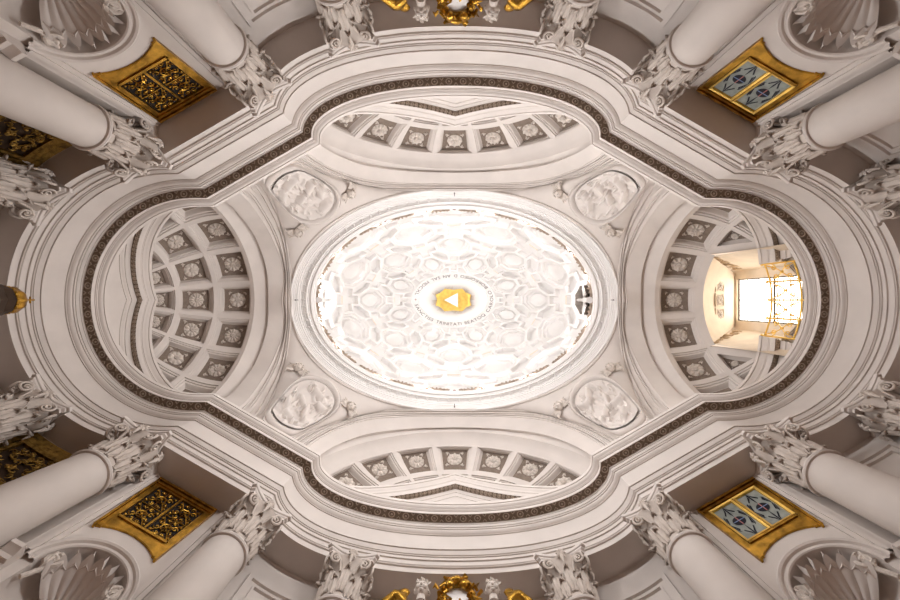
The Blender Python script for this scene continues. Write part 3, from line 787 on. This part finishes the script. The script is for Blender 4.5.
def cherub_proto():
    root = empty('cherub_head'); m = MB()
    m.blob((0, 0, .12), .17, .19, .17, 12, 10); m.blob((0, -.03, .29), .03, .045, .035, 6, 5)
    for s in (-1, 1): m.blob((s * .08, -.06, .24), .06, .06, .05, 8, 5); m.blob((s * .06, .03, .27), .025, .015, .015, 6, 4)
    m.blob((0, -.10, .26), .035, .014, .02, 6, 4); m.build('face', CARV, root, 60)
    m = MB(); rnd = random.Random(3)
    for q in range(26):
        a = rnd.uniform(-.3, pi + .3); r = rnd.uniform(.13, .21); m.blob((r * cos(a), .02 + r * sin(a), rnd.uniform(.08, .22)), .05, .05, .05, 6, 5)
    m.build('hair', CARV, root, 60)
    for s in (-1, 1):
        m = MB()
        for f in range(6): m.tube([(s * .12, -.06 - .02 * f, .05), (s * (.30 + .02 * f), .06 - .07 * f, .1), (s * (.50 - .03 * f), .14 - .12 * f, .03)], [.05, .06, .015], 5)
        m.build('wing', CARV, root, 60)
    return root
ch = cherub_proto(); note(ch); chu = [False]
CORN = {(1, 1): 'bottom left', (1, -1): 'top left', (-1, 1): 'bottom right', (-1, -1): 'top right'}
T1 = nearest_t(-157, 70); T2 = nearest_t(-106, 108)
for q, ((a, b), nm) in enumerate(CORN.items()):
    medallion(20 + q, a, b, f'round white relief medallion on the {nm} pendentive beside the dome')
    for (t, s), w_ in ((T1, 'facing the side vault'), (T2, 'facing the shallow vault')):
        place(ch, chu, pend_frame(t, s, a, b, .02), f'small winged cherub head next to the {nm} medallion, {w_}', 'cherub heads beside the medallions', 'cherub head', .95)
    # mouldings bordering the spandrel: along the ring and along both arches
    m = MB()
    pts = [pend_frame(.12 + .76 * j / 40, .955, a, b, .03).translation for j in range(41)]; m.tube(pts, .045, 6)
    for side_t in (1, -1):
        pts = []
        for j in range(25):
            t = .5 + side_t * (.38 - .31 * j / 24); ln = (pend(t, 1) - pend(t, 0)).length
            pts.append(pend_frame(t, min(.9, .30 / ln), a, b, .03).translation)
        m.tube(pts, .04, 6)
    tag(m.build('trim_10', PL), kind='structure')
# little iron hooks on the ring
for k, (x, y, w_) in enumerate(((7.0, 0, 'right'), (-7.0, 0, 'left'), (0, 4.7, 'bottom'), (0, -4.7, 'top'))):
    m = MB(); d = Vector((x, y, 0)).normalized(); m.tube([(0, 0, .25), (0, 0, .0), -d * .08 + Vector((0, 0, -.16)), -d * .16 + Vector((0, 0, -.1))], .014, 5); m.blob((0, 0, 0), .035, .035, .03, 6, 4)
    o = m.build('iron_hook', IRON); o.location = (x, y, 17.6); tag(o, f'tiny dark iron hook on the {w_} side of the oval ring', 'hook', 'iron hooks on the oval ring')

# ------------------------------------------------------------------ lower walls
TD = (.8660254, .5)
def wall_strip(pts, h0, h1, name, m=PL, mb=None):
    mb = mb or MB(); mb.grid([[(x, y, h) for x, y in pts] for h in (h0, (h0 + h1) / 2, h1)]); return mb
qa, qb, qc = quarter(-.87)
t_of = lambda p: p[0] * TD[0] + p[1] * TD[1]
tA, tB = t_of(qb[0]), t_of(qb[-1]); WN = DN + .87; NC, NH, NR = -3.30, 6.85, .78
print('diag wall t', tA, tB)
HB = 4.6
def dpt(t, n, h, sx_, sy_): return (sx_ * (n * NX + t * TD[0]), sy_ * (n * NY + t * TD[1]), h)
names = {(1, 1): 'bottom left', (1, -1): 'top left', (-1, 1): 'bottom right', (-1, -1): 'top right'}
sidewall = {'left': [], 'right': [], 'top': [], 'bottom': []}
for (a, b), nm in names.items():
    mb = MB(); D = lambda t, n, h: dpt(t, n, h, a, b)
    L0, R0 = tA, tB
    mb.grid([[D(t, WN, h) for t in (L0, NC - NR)] for h in (HB, NH, 10)]); mb.grid([[D(t, WN, h) for t in (NC + NR, R0)] for h in (HB, NH, 10)])
    arcp = [(NC - NR * cos(pi * j / 24), NH + NR * sin(pi * j / 24)) for j in range(25)]
    mb.grid([[D(t, WN, h) for t, h in arcp], [D(t, WN, 10) for t, h in arcp]])
    # niche: half dome over a half cylinder
    rows = []
    for i in range(9):
        f = pi / 2 * i / 8; rows.append([D(NC - NR * cos(pi * j / 24) * cos(f), WN + .72 * sin(f), NH + NR * sin(pi * j / 24) * cos(f)) for j in range(25)])
    mb.grid(rows)
    mb.grid([[D(NC - NR * cos(pi * j / 16), WN + .72 * sin(pi * j / 16), h) for j in range(17)] for h in (NH, HB)])
    tag(mb.build('wall_' + ('left' if a > 0 else 'right'), PL), kind='structure')
    # hood mouldings
    m = MB(); rows = []
    for r, z in ((.78, 0), (.78, .05), (.80, .07), (.83, .07), (.85, .04), (.88, .04), (.90, .09), (.94, .11), (.97, .09), (.98, .0)):
        rows.append([D(NC - r * cos(pi * j / 36), WN - z, NH + r * sin(pi * j / 36)) for j in range(37)])
    m.grid(rows); tag(m.build('trim_11', PL), kind='structure')
    # raised flat frame of the bay
    m = MB()
    for t0, t1 in ((NC - 1.06, NC - .86), (NC + .86, NC + 1.06)):
        for c0, c1, z in ((t0, t1, .05), (t0 + .03, t1 - .09, .08)):
            rows = [[D(t, WN - zz, h) for h in (NH + .1, 9.98)] for t, zz in ((c0, 0), (c0, z), (c1, z), (c1, 0))]; m.grid(rows)
    tag(m.build('trim_12', PL), kind='structure')
    # impost cornices beside the niche
    m = MB()
    for t0, t1, cap in ((L0 - .02, NC - .97, 0), (NC + .97, R0 + .02, 0)):
        prof = [(0, 6.30), (.06, 6.31), (.06, 6.40), (.10, 6.42), (.13, 6.50), (.20, 6.52), (.20, 6.60), (.27, 6.68), (.30, 6.70), (.30, 6.78), (0, 6.84)]
        rows = [[D(t, WN - z, h) for t in (t0, t1)] for z, h in prof]; m.grid(rows)
        for q in (0, 1): m.poly([r[q] for r in rows])
    tag(m.build('trim_13', PL), kind='structure')
    # shell
    sh = empty('niche_shell', D(NC, WN, NH)); base = Vector(D(NC, WN, NH)); tag(sh, f'fluted plaster scallop shell with pointed rays in the {nm} niche', 'shell', 'scallop shells in the corner niches')
    m = MB(); rows = []
    for i in range(15):
        f = i / 14; row = []
        for j in range(133):
            al = pi * j / 132; rib = abs(sin(al * 9)); r = .04 + .50 * f * (1 + .10 * rib)
            dep = .68 * sqrt(max(0, 1 - (r / .66) ** 2)) if r < .66 else 0
            dep = .62 * (1 - f ** 2.2) + .06
            row.append(Vector(D(NC - r * cos(al), WN + dep - .17 * rib * f ** .7, NH - .02 + r * sin(al))) - base)
        rows.append(row)
    m.grid(rows); m.build('shell', PL, sh, 28)
    for j in range(9):
        m = MB(); al = pi * (j + .5) / 9; P_ = lambda r, dz, da=0: Vector(D(NC - r * cos(al + da), WN + dz, NH + r * sin(al + da))) - base
        rows = [[P_(.48, .16, -.16), P_(.48, .06, 0), P_(.48, .16, .16)], [P_(.60, .12, -.11), P_(.60, .0, 0), P_(.60, .12, .11)], [P_(.70, .06, -.03), P_(.70, .0, 0), P_(.70, .06, .03)], [P_(.765, .0), P_(.765, -.01), P_(.765, .0)]]
        m.grid(rows); m.build('ray', PL, sh, 0, sol=.02)
    for s in (-1, 1):
        m = MB(); pts = []
        for q in range(22):
            f = q / 21; r = .16 - .13 * f; pts.append(Vector(D(NC + s * (.62 + r * cos(9 * f + 1.2)), WN + .02, NH + .22 + r * sin(9 * f + 1.2))) - base)
        m.tube([Vector(D(NC + s * .70, WN + .03, NH - .25)) - base, Vector(D(NC + s * .60, WN + .02, NH)) - base] + pts, .045, 6); m.build('volute', CARV, sh, 50)
# curved walls of the bays
for sd, f in (('left', lambda x, y: (x, y)), ('right', lambda x, y: (-x, y))):
    mb = MB(); p = [f(x, y) for x, y in qa]; p = [(x, -y) for x, y in reversed(p[1:])] + p; wall_strip(p, HB, 10, '', mb=mb); tag(mb.build('wall_' + sd, PL), kind='structure')
for sd, s in (('back', -1), ('front', 1)):
    mb = MB(); p = [(x, s * y) for x, y in qc]; p = p + [(-x, y) for x, y in reversed(p[:-1])]; wall_strip(p, HB, 10, '', mb=mb); tag(mb.build('wall_' + sd, PL), kind='structure')
# moulded panels on the curved walls
def curved_frame(fn, s0, s1, h0, h1, nm):
    m = MB()
    def strip(sa, sb, ha, hb):
        n = 12
        for prof in ([(0, 0), (0, 1)],):
            pass
        a = [[fn(sa + (sb - sa) * i / n, d, h) for i in range(n + 1)] for d, h in ((0, ha), (.06, ha + .02), (.06, hb - .02), (0, hb))]
        m.grid(a); m.poly([r[0] for r in a]); m.poly([r[-1] for r in a])
    wd = .11
    strip(s0, s1, h1 - wd, h1); strip(s0, s1, h0, h0 + wd)
    ws = (wd) / abs(math.dist(fn(s1, 0, 0), fn(s0, 0, 0))) * (s1 - s0)
    strip(s0, s0 + ws, h0, h1); strip(s1 - ws, s1, h0, h1)
    g = .22; gs = ws * 2
    strip(s0 + gs, s1 - gs, h1 - g - .05, h1 - g); strip(s0 + gs, s0 + gs + ws * .4, h0, h1 - g); strip(s1 - gs - ws * .4, s1 - gs, h0, h1 - g)
    tag(m.build('trim_14', PL), kind='structure')
def apse(sgx, sgy): return lambda al, d, h: (sgx * (CX + (RR + .87 - d) * cos(R(al))), sgy * (RR + .87 - d) * sin(R(al)), h)
qcs = resample(qc, 101)
def bay(sx_, sy_):
    def f(k, d, h):
        k = max(0, min(99.99, k)); i = int(k); p = lerp(qcs[i], qcs[i + 1], k - i); t = Vector(qcs[min(100, i + 1)]) - Vector(qcs[max(0, i - 1)]); t.normalize()
        return (sx_ * (p[0] + t.y * d), sy_ * (p[1] - t.x * d), h)
    return f
for sy_ in (1, -1):
    curved_frame(apse(1, sy_), 52, 78, 5.5, 9.55, '')
    for sx_ in (1, -1): curved_frame(bay(sx_, sy_), 16, 46, 5.2, 9.3, '')
# old gold carved panels on the left apse wall
for sy_, nm in ((-1, 'upper'), (1, 'lower')):
    F = apse(-1, sy_); root = empty('carved_screen', F(66, 0, 9.0)); B0 = root.location.copy()
    tag(root, f'dark old-gold carved panel on the left apse wall, {nm} of the two', 'carved panel', 'old gold panels beside the left altar')
    m = MB(); al = [51 + 34 * i / 20 for i in range(21)]
    m.grid([[Vector(F(x, .02, h)) - B0 for x in al] for h in (6.2, 8, 9.72)]); m.build('backing', BRONZE, root)
    m = MB()
    for ha, hb in ((9.45, 9.52), (9.56, 9.66), (9.70, 9.84)): m.grid([[Vector(F(x, d, h)) - B0 for x in al] for d, h in ((0, ha), (.09, ha), (.12, hb), (0, hb))])
    for x0, x1 in ((50.0, 51.5), (52.1, 53.2), (84, 86)): m.grid([[Vector(F(x, d, h)) - B0 for h in (6.2, 7.5, 9.8)] for x, d in ((x0, 0), (x0, .10), (x1, .10), (x1, 0))])
    m.build('frame', GOLDD, root, 30)
    m = MB(); rnd = random.Random(5)
    m.tube([Vector(F(x, .08, 8.35)) - B0 for x in al], .02, 4)
    for q in range(330):
        x, h = rnd.uniform(54, 83), rnd.uniform(6.4, 9.36); r0 = rnd.uniform(.06, .12); tw = rnd.choice((-1, 1)); ph = rnd.uniform(0, 6)
        m.tube([Vector(F(x + math.degrees((r0 * (1 - .85 * t)) * cos(tw * 6 * t + ph) / 4.2), .07, h + r0 * (1 - .85 * t) * sin(tw * 6 * t + ph))) - B0 for t in [j / 10 for j in range(11)]], [.008 + .016 * sin(pi * j / 10) for j in range(11)], 5)
    m.build('carving', GOLDD, root, 50)

# gold framed panels on the diagonal walls: grilles on the left, painted glass on the right
PW, PB, PT = .80, 7.92, 9.88
def bite(x): return NH + sqrt(1.36 ** 2 - x * x)
for (a, b), nm in names.items():
    D = lambda x, y, z: Vector(dpt(NC - .04 + x * (.90 + .11 * (y - 7.9) / 1.98), WN - z, y, a, b)); left = a > 0
    root = empty('gilded_grille' if left else 'painted_window', D(0, 9.0, 0)); B0 = root.location.copy(); G = lambda x, y, z: D(x, y, z) - B0
    tag(root, f'gold framed openwork grille above the {nm} shell niche' if left else f'gold framed window of grey painted glass above the {nm} shell niche', 'grille' if left else 'window', 'gold grilles above the shell niches' if left else 'painted windows above the shell niches')
    m = MB()
    def bar(x0, x1, y0, y1, z): 
        rows = [[G(x, y, zz) for x, y in ((x0, y0), (x1, y0), (x1, y1), (x0, y1), (x0, y0))] for zz in (0, z)]; m.grid(rows); m.poly(rows[1][:4])
    bar(-PW, PW, PT - .07, PT, .12); bar(-PW, PW, PT - .16, PT - .09, .09); bar(-PW + .03, PW - .03, PT - .22, PT - .17, .06)
    for s in (-1, 1):
        q = sorted((s * PW, s * (PW - .05))); rowsx = (q[0], q[1]); bar(*rowsx, bite(PW) - .0, PT - .05, .10)
        q = sorted((s * (PW - .06), s * (PW - .15))); bar(*q, bite(PW - .1), PT - .16, .06)
    bot = 8.42
    n = 24; xs = [-PW + 2 * PW * i / n for i in range(n + 1)]
    m.grid([[G(x, bite(x), 0) for x in xs], [G(x, bite(x), .05) for x in xs], [G(x, max(bite(x), bot - .0), .05) for x in xs]])
    bar(-.62, .62, bot - .03, bot + .03, .08)
    m.build('frame', GOLD, root, 0)
    x1, y0, y1 = .62, bot + .03, PT - .22
    if left:
        m = MB(); m.grid([[G(x, y, .012) for x in (-PW + .03, PW - .03)] for y in (bot - .02, PT - .1)]); m.build('backing', DARK, root, 0)
        m = MB(); bar(-.025, .025, y0, y1, .06); 
        for s in (-1, 1): q = sorted((s * x1, s * (x1 + .03))); bar(*q, y0, y1, .07)
        m.build('mullion', GOLD, root, 0)
        for s in (-1, 1):
            m = MB(); cx, hw = s * .325, .27; ym = (y0 + y1) / 2; hh = (y1 - y0) / 2
            T = lambda pts, r=.013: m.tube([G(x, y, .035) for x, y in pts], r, 4)
            T([(cx, y0), (cx, y1)]); T([(cx - hw, ym), (cx + hw, ym)])
            for yc in (ym - hh / 2, ym + hh / 2):
                T([(cx + .11 * cos(2 * pi * j / 16), yc + .11 * sin(2 * pi * j / 16)) for j in range(17)], .016)
                for sx2 in (-1, 1):
                    for sy2 in (-1, 1):
                        T([(cx + sx2 * .02, yc + sy2 * .02), (cx + sx2 * .12, yc + sy2 * .10), (cx + sx2 * .25, yc + sy2 * .27)], .014)
                        T([(cx + sx2 * (.17 + (.075 - .06 * t) * cos(7 * t)), yc + sy2 * (.08 + (.075 - .06 * t) * sin(7 * t))) for t in [j / 9 for j in range(10)]], .014)
                        T([(cx + sx2 * (.08 + (.06 - .05 * t) * cos(7 * t)), yc + sy2 * (.21 + (.06 - .05 * t) * sin(7 * t))) for t in [j / 9 for j in range(10)]], .014)
                        m.blob(G(cx + sx2 * .24, yc + sy2 * .2, .035), .03, .03, .03, 5, 4)
                m.blob(G(cx, yc, .04), .035, .035, .03, 6, 4)
            m.build('scrollwork', GOLD, root, 50)
    else:
        for s in (-1, 1):
            cx = s * .32; hw = .26; ym = (y0 + y1) / 2; hh = (y1 - y0) / 2 - .04
            m = MB(); rows = [[G(cx + q * x, ym + r * y, z) for q, r in ((-1, -1), (1, -1), (1, 1), (-1, 1), (-1, -1))] for x, y, z in ((hw + .055, hh + .05, .02), (hw + .05, hh + .045, .09), (hw, hh, .08), (hw, hh, .02))]
            m.grid(rows); m.build('sash', GOLDB, root, 0)
            m = MB(); m.poly([G(cx + q * hw, ym + r * hh, .025) for q, r in ((-1, -1), (1, -1), (1, 1), (-1, 1))]); pn = m.build('pane', GREYG, root, 0)
            m = MB()
            def bl(pts): m.poly([G(cx + x, ym + y, .032) for x, y in pts])
            bl([(.14 * cos(2 * pi * j / 28), .14 * sin(2 * pi * j / 28)) for j in range(28)])
            for q in (-1, 1):
                bl([(0, q * .14), (-.018, q * .3), (-.012, q * hh * .98), (.012, q * hh * .98), (.018, q * .3)])
                for r in (-1, 1):
                    bl([(r * .01, q * (hh * .95)), (r * .06, q * .42), (r * .13, q * .30), (r * .11, q * .27), (r * .03, q * .40)])
                    bl([(r * .17, q * .30), (r * .235, q * .06), (r * .25, q * .06), (r * .21, q * .26)])
                    bl([(r * .15, q * .20), (r * .225, q * .0), (r * .24, q * .02), (r * .18, q * .25)])
            m.build('diamond_pattern', NAVY, pn, 0)
            m = MB(); m.poly([G(cx + x, ym + y, .04) for x, y in ((-.012, -.14), (.012, -.14), (.012, .14), (-.012, .14))]); m.build('red_bar', LRED, pn, 0)
            m = MB(); m.poly([G(cx + x, ym + y, .044) for x, y in ((-.14, -.012), (.14, -.012), (.14, .012), (-.14, .012))]); m.build('blue_bar', LBLUE, pn, 0)

# ------------------------------------------------------------------ columns
def leaf_mesh(name, parent, az, z0, H, r0, curl, wid):
    m = MB(); rows = []; n = 13
    for i in range(n):
        f = i / (n - 1)
        if f < .72: g = f / .72; z = z0 + H * g; r = r0 + .03 + .05 * g ** 2 + .02 * sin(g * pi)
        else: g = (f - .72) / .28; an = g * 2.5; z = z0 + H + curl * .55 * sin(an); r = r0 + .08 + curl * (1 - cos(an)) * .55
        w_ = wid * (.55 + .5 * sin(pi * min(1, f * 1.0))) * (1 - .75 * max(0, (f - .7) / .3) ** 1.5) * (1 + .11 * cos(f * 19))
        row = []
        for q in (-1, -.66, -.33, 0, .33, .66, 1):
            bend = -.05 * (q * q) + .018 * cos(q * 3 * pi)
            rr = r + bend + (.012 * abs(q) * cos(f * 19)); ang = az + q * w_ / (r + .05)
            row.append((rr * cos(ang), rr * sin(ang), z - abs(q) * .04 * (1 if f > .7 else .3)))
        rows.append(row)
    m.grid(rows); return m.build(name, CAPM, parent, 70, sol=.016)
def column_proto():
    root = empty('column'); HT = 9.99 - 1.05 * 1.30 + EYE     # neck height above floor
    m = MB(); m.lathe([(.46, HT - .14), (.505, HT - .13), (.52, HT - .09), (.505, HT - .05), (.46, HT - .04), (.46, HT)], 40); m.build('astragal', PL, root)
    m = MB(); m.lathe([(.52, 1.75), (.52, 3.5), (.505, 6.0), (.48, 8.5), (.457, HT - .02)], 40); m.build('shaft', PL, root)
    m = MB(); m.lathe([(.52, 1.75), (.56, 1.70), (.56, 1.66), (.60, 1.62), (.61, 1.58), (.60, 1.54), (.57, 1.50), (.60, 1.46), (.66, 1.42), (.68, 1.36), (.66, 1.31), (.66, 1.30)], 40); m.box(-.68, .68, -.68, .68, 1.2, 1.3); m.box(-.66, .66, -.66, .66, .12, 1.2); m.box(-.74, .74, -.74, .74, 0, .14); m.build('base', PL, root)
    cap = MB(); cap.lathe([(.44, HT), (.43, HT + .2), (.43, HT + .5), (.46, HT + .72), (.54, HT + .88), (.56, HT + .92), (.0, HT + .92)], 32); cap = cap.build('capital', CAPM, root)
    for k in range(8): leaf_mesh('acanthus_leaf', cap, 2 * pi * (k + .5) / 8, HT + .02, .30, .43, .12, .15)
    for k in range(8): leaf_mesh('acanthus_leaf', cap, 2 * pi * k / 8, HT + .1, .46, .43, .14, .15)
    for k in range(4):
        az = pi / 4 + k * pi / 2
        for s in (-1, 1):
            m = MB(); ax = Vector((cos(az), sin(az), 0)); tn = Vector((-sin(az), cos(az), 0)); pts = []
            for q in range(26):
                f = q / 25; r = .135 * (1 - .86 * f); an = pi / 2 - f * 10.5; u = Vector((cos(az - s * .55), sin(az - s * .55), 0))
                pts.append(ax * .64 + tn * s * (.13 + .02 * f) + u * r * cos(an) + Vector((0, 0, HT + .745 + r * sin(an))))
            st = [ax * .42 + tn * s * .20 + Vector((0, 0, HT + .55)), ax * .50 + tn * s * .16 + Vector((0, 0, HT + .80))]
            m.tube(st + pts, [.03, .036] + [.034 - .0008 * q for q in range(26)], 6); m.blob(pts[-1] + tn * s * .01, .035, .035, .035, 6, 5)
            m.build('volute', CAPM, cap, 60)
        az = k * pi / 2; m = MB(); c = Vector((cos(az) * .56, sin(az) * .56, HT + .93)); tn = Vector((-sin(az), cos(az), 0)); m.blob(c, .05, .05, .06, 8, 6)
        for q in range(7):
            a = 2 * pi * q / 7; d = tn * cos(a) + Vector((0, 0, sin(a))); m.tube([c, c + d * .07 + Vector((cos(az), sin(az), 0)) * .05, c + d * .13 + Vector((cos(az), sin(az), 0)) * .02], [.03, .04, .015], 5)
        m.tube([c, c + Vector((cos(az) * .06, sin(az) * .06, -.12)), c + Vector((cos(az) * .02, sin(az) * .02, -.26))], [.03, .045, .02], 6)
        m.build('fleuron', CAPM, cap, 60)
    m = MB(); out = []
    for k in range(4):
        a0 = pi / 4 + k * pi / 2; c0 = Vector((cos(a0), sin(a0), 0)) * .93; c1 = Vector((cos(a0 + pi / 2), sin(a0 + pi / 2), 0)) * .93; tdir = (c1 - c0).normalized(); mid = a0 + pi / 4; nn = Vector((cos(mid), sin(mid), 0))
        p0 = c0 + tdir * .075; p1 = c1 - tdir * .075
        for j in range(13):
            f = j / 12; out.append(p0.lerp(p1, f) - nn * .17 * sin(pi * f))
    rows = [[(p.x * s, p.y * s, HT + z) for p in out] for s, z in ((.3, .88), (.86, .88), (.86, .92), (.92, .945), (.93, .975), (.97, .98), (1.0, .99), (1.0, 1.05), (.3, 1.05))]
    m.grid(rows, close_u=True); m.build('abacus', PL, cap, 30)
    bpy.context.view_layer.update()
    for o in [cap] + [c for c in sc.objects if c.parent == cap]:      # proportions of the capital: taller than its drawing
        for v in o.data.vertices:
            if v.co.z > HT - .01: v.co.z = HT + (v.co.z - HT) * 1.30
    return root
col = column_proto(); note(col); colu = [False]
SPOT = [((4.99, 5.435), 46, 'diagonal wall next to the shallow bay'), ((7.89, 3.70), 72, 'diagonal wall next to the apse'), ((10.47, 2.72), 45, 'apse wall'), ((2.69, 6.80), 76, 'shallow bay')]
cn = 0
for (sx_, sy_), nm in (((-1, -1), 'top left'), ((1, -1), 'top right'), ((-1, 1), 'bottom left'), ((1, 1), 'bottom right')):
    for (x, y), ang, wh in SPOT:
        # the capital's face turns to the room; ang is measured for the quarter with x<0, y>0
        o = col if not colu[0] else copy_tree(col); colu[0] = True
        o.location = (sx_ * x, sy_ * y, -EYE); o.rotation_euler = (0, 0, R(ang) * sx_ * sy_)
        tag(o, f'white column on the {wh}, {nm} of the photo', 'column', 'columns carrying the entablature')
        # pilaster behind

# ------------------------------------------------------------------ gilded groups in the shallow bays, gilded finial on the left
def putto_head(root_name, mw, label):
    o = copy_tree(PH) if PHU[0] else PH; PHU[0] = True; o.matrix_world = mw; tag(o, label, 'putto head', 'white putto heads between the gilded wings')
PH = empty('putto_head'); PHU = [False]
m = MB(); m.blob((0, 0, 0), .16, .17, .20, 16, 12); m.blob((0, .17, -.03), .03, .04, .035, 8, 6); m.tube([(0, -.02, -.15), (0, -.04, -.34)], [.09, .12], 10)
for s in (-1, 1): m.blob((s * .075, .12, -.06), .06, .05, .055, 8, 6); m.blob((s * .16, 0, -.02), .025, .03, .045, 6, 5); m.blob((s * .06, .15, .025), .028, .02, .016, 8, 5)
m.blob((0, .155, -.10), .04, .02, .015, 8, 5); m.blob((0, .14, -.16), .05, .04, .04, 8, 5); m.build('head', CARV, PH, 70)
m = MB(); rnd = random.Random(9)
for q in range(46):
    a = rnd.uniform(0, 2 * pi); e_ = rnd.uniform(.15, 1.5); d = Vector((cos(a) * cos(e_), sin(a) * cos(e_), sin(e_)))
    if d.y > .5 and d.z < .6: continue
    p = Vector((d.x * .17, d.y * .18, d.z * .2)); m.tube([p * .9, p * 1.15 + Vector((rnd.uniform(-.03, .03), 0, rnd.uniform(-.03, .03))), p * 1.3 + Vector((rnd.uniform(-.04, .04), rnd.uniform(-.04, .04), .02))], [.035, .045, .01], 5)
m.build('hair', CARV, PH, 60); note(PH)
for sy_, nm in ((-1, 'top'), (1, 'bottom')):
    Y = 6.95; h = 9.25
    root = empty('gilded_cartouche', (0, sy_ * Y, h)); tag(root, f'gilded wreath with cherub faces round an oval opening, at {nm} edge of the photo', 'cartouche')
    m = MB(); ry = -sy_
    m.tube([(.36 * cos(a), ry * .08, .38 * sin(a) + .02) for a in [2 * pi * j / 40 for j in range(41)]], .085, 8, False)
    rnd = random.Random(11)
    for q in range(60):
        a = rnd.uniform(0, 2 * pi); r = rnd.uniform(.30, .50); p = Vector((r * cos(a), ry * .12, r * sin(a) + .02)); m.tube([p, p + Vector((rnd.uniform(-.1, .1), ry * .07, rnd.uniform(-.1, .1))), p + Vector((rnd.uniform(-.15, .15), 0, rnd.uniform(-.15, .15)))], [.03, .05, .01], 5)
    m.tube([(-.42, 0, .42), (-.2, ry * .08, .52), (0, ry * .1, .55), (.2, ry * .08, .52), (.42, 0, .42)], [.03, .08, .1, .08, .03], 8); m.build('wreath', GOLD, root, 60)
    for s in (-1, 1):
        m = MB(); m.blob((s * .17, ry * .20, .26), .10, .10, .12, 12, 8); m.blob((s * .17, ry * .30, .25), .02, .03, .02, 6, 5)
        for k in range(8): a = 2 * pi * k / 8; m.blob((s * .17 + .09 * cos(a), ry * .17, .29 + .09 * abs(sin(a))), .04, .04, .04, 6, 5)
        m.build('cherub_face', GOLD, root, 60)
    m = MB(); rows = [[(r * cos(a), ry * (.06), r * 1.1 * sin(a) + .02) for a in [2 * pi * j / 32 for j in range(32)]] for r in (.26, .01)]; m.grid(rows, close_u=True); m.build('oval_field', PLD, root, 0)
    for s, wnm in ((-1, 'left'), (1, 'right')):
        w_ = empty('gilded_wing', (s * 1.5, sy_ * (Y - .02), h + .12)); tag(w_, f'gilded feathered wing, {wnm} of the wreath at {nm} edge of the photo', 'wing', 'gilded wings beside the wreaths')
        m = MB()
        for f in range(9):
            a = -.45 + .15 * f; L_ = .66 - .03 * f; b = Vector((-s * .32, ry * (.02 + .004 * f), .0 - .03 * f)); d = Vector((s * cos(a), 0, -.4 + .75 * sin(a + .2)))
            m.tube([b, b + d * L_ * .5 + Vector((0, ry * .06, .06)), b + d * L_], [.07, .11, .03], 6)
        m.blob((-s * .26, ry * .04, .05), .14, .07, .12, 8, 6)
        m.build('feathers', GOLD, w_, 60)
        mw = Matrix.Translation((s * .83, sy_ * (Y - .16), h + .12)) @ Matrix.Rotation(pi if sy_ > 0 else 0, 4, 'Z')
        putto_head('putto_head', mw, f'white curly putto head, {wnm} of the wreath at {nm} edge of the photo')
al = empty('altar_canopy', (-10.02, 0, -EYE)); tag(al, 'dark canopy with gilded fluted cupola and cross at left edge of the photo', 'altar canopy')
m = MB(); n_ = 40
rows = [[(r * (1 + .06 * cos(10 * a)) * cos(a), r * (1 + .06 * cos(10 * a)) * sin(a), z + EYE) for a in [2 * pi * j / n_ for j in range(n_)]] for r, z in ((.29, 8.85), (.30, 8.93), (.285, 9.02), (.22, 9.13), (.12, 9.20), (.04, 9.23), (.0, 9.23))]
m.grid(rows, close_u=True)
for k in range(20): a = 2 * pi * k / 20; m.blob((.30 * cos(a), .30 * sin(a), 8.85 + EYE), .03, .03, .04, 6, 5)
m.build('cupola', GOLD, al, 50)
m = MB(); m.tube([(0, 0, 9.2 + EYE), (0, 0, 9.48 + EYE)], .02, 6); m.tube([(0, -.08, 9.39 + EYE), (0, .08, 9.39 + EYE)], .018, 6); m.blob((0, 0, 9.27 + EYE), .04, .04, .04, 8, 6); m.build('cross', GOLD, al, 50)
m = MB(); m.lathe([(.27, 8.86 + EYE), (.34, 8.8 + EYE), (.36, 8.6 + EYE), (.55, 8.3 + EYE), (.95, 7.9 + EYE), (1.0, 7.75 + EYE), (.9, 7.7 + EYE)], 8); m.build('roof', BRONZE, al, 0)
m = MB(); m.box(-.75, .75, -.9, .9, 0, 1.2); m.box(-.55, .35, -.7, .7, 1.2, 7.75 + EYE); m.build('body', BRONZE, al, 0)

# ------------------------------------------------------------------ piers behind the columns, floor
for sx_, sy_ in ((-1, -1), (1, -1), (-1, 1), (1, 1)):
    for (x, y), ang, wh in SPOT:
        m = MB(); d = Vector((sx_ * x, sy_ * y, 0)); out = Vector((sx_ * cos(R(90 - ang)) if False else 0, 0, 0))
        n = {0: Vector((-.70, .71, 0)), 1: Vector((-.30, .95, 0)), 2: Vector((-.71, .70, 0)), 3: Vector((-.25, .97, 0))}[SPOT.index(((x, y), ang, wh))]
        n = Vector((-sx_ * n.x, sy_ * n.y, 0)); t = Vector((-n.y, n.x, 0)); c = d + n * .95
        M_ = Matrix(((t.x, n.x, 0, c.x), (t.y, n.y, 0, c.y), (0, 0, 1, 0), (0, 0, 0, 1)))
        m.box(-.55, .55, -.2, .25, -EYE, HB + .05, M_); tag(m.build('wall_front' if sy_ > 0 else 'wall_back', PL, smooth=0), kind='structure')
m = MB(); m.box(-15, 15, -11, 11, -.2 - EYE, -EYE); tag(m.build('floor', FLOOR_BOUNCE, smooth=0), 'unseen church floor, tinted red-brown for warm bounce', 'floor', kind='structure')

# lift everything so that the floor lies at z = 0
for o in sc.objects:
    if o.parent is None: o.location.z += EYE
bpy.context.view_layer.update()
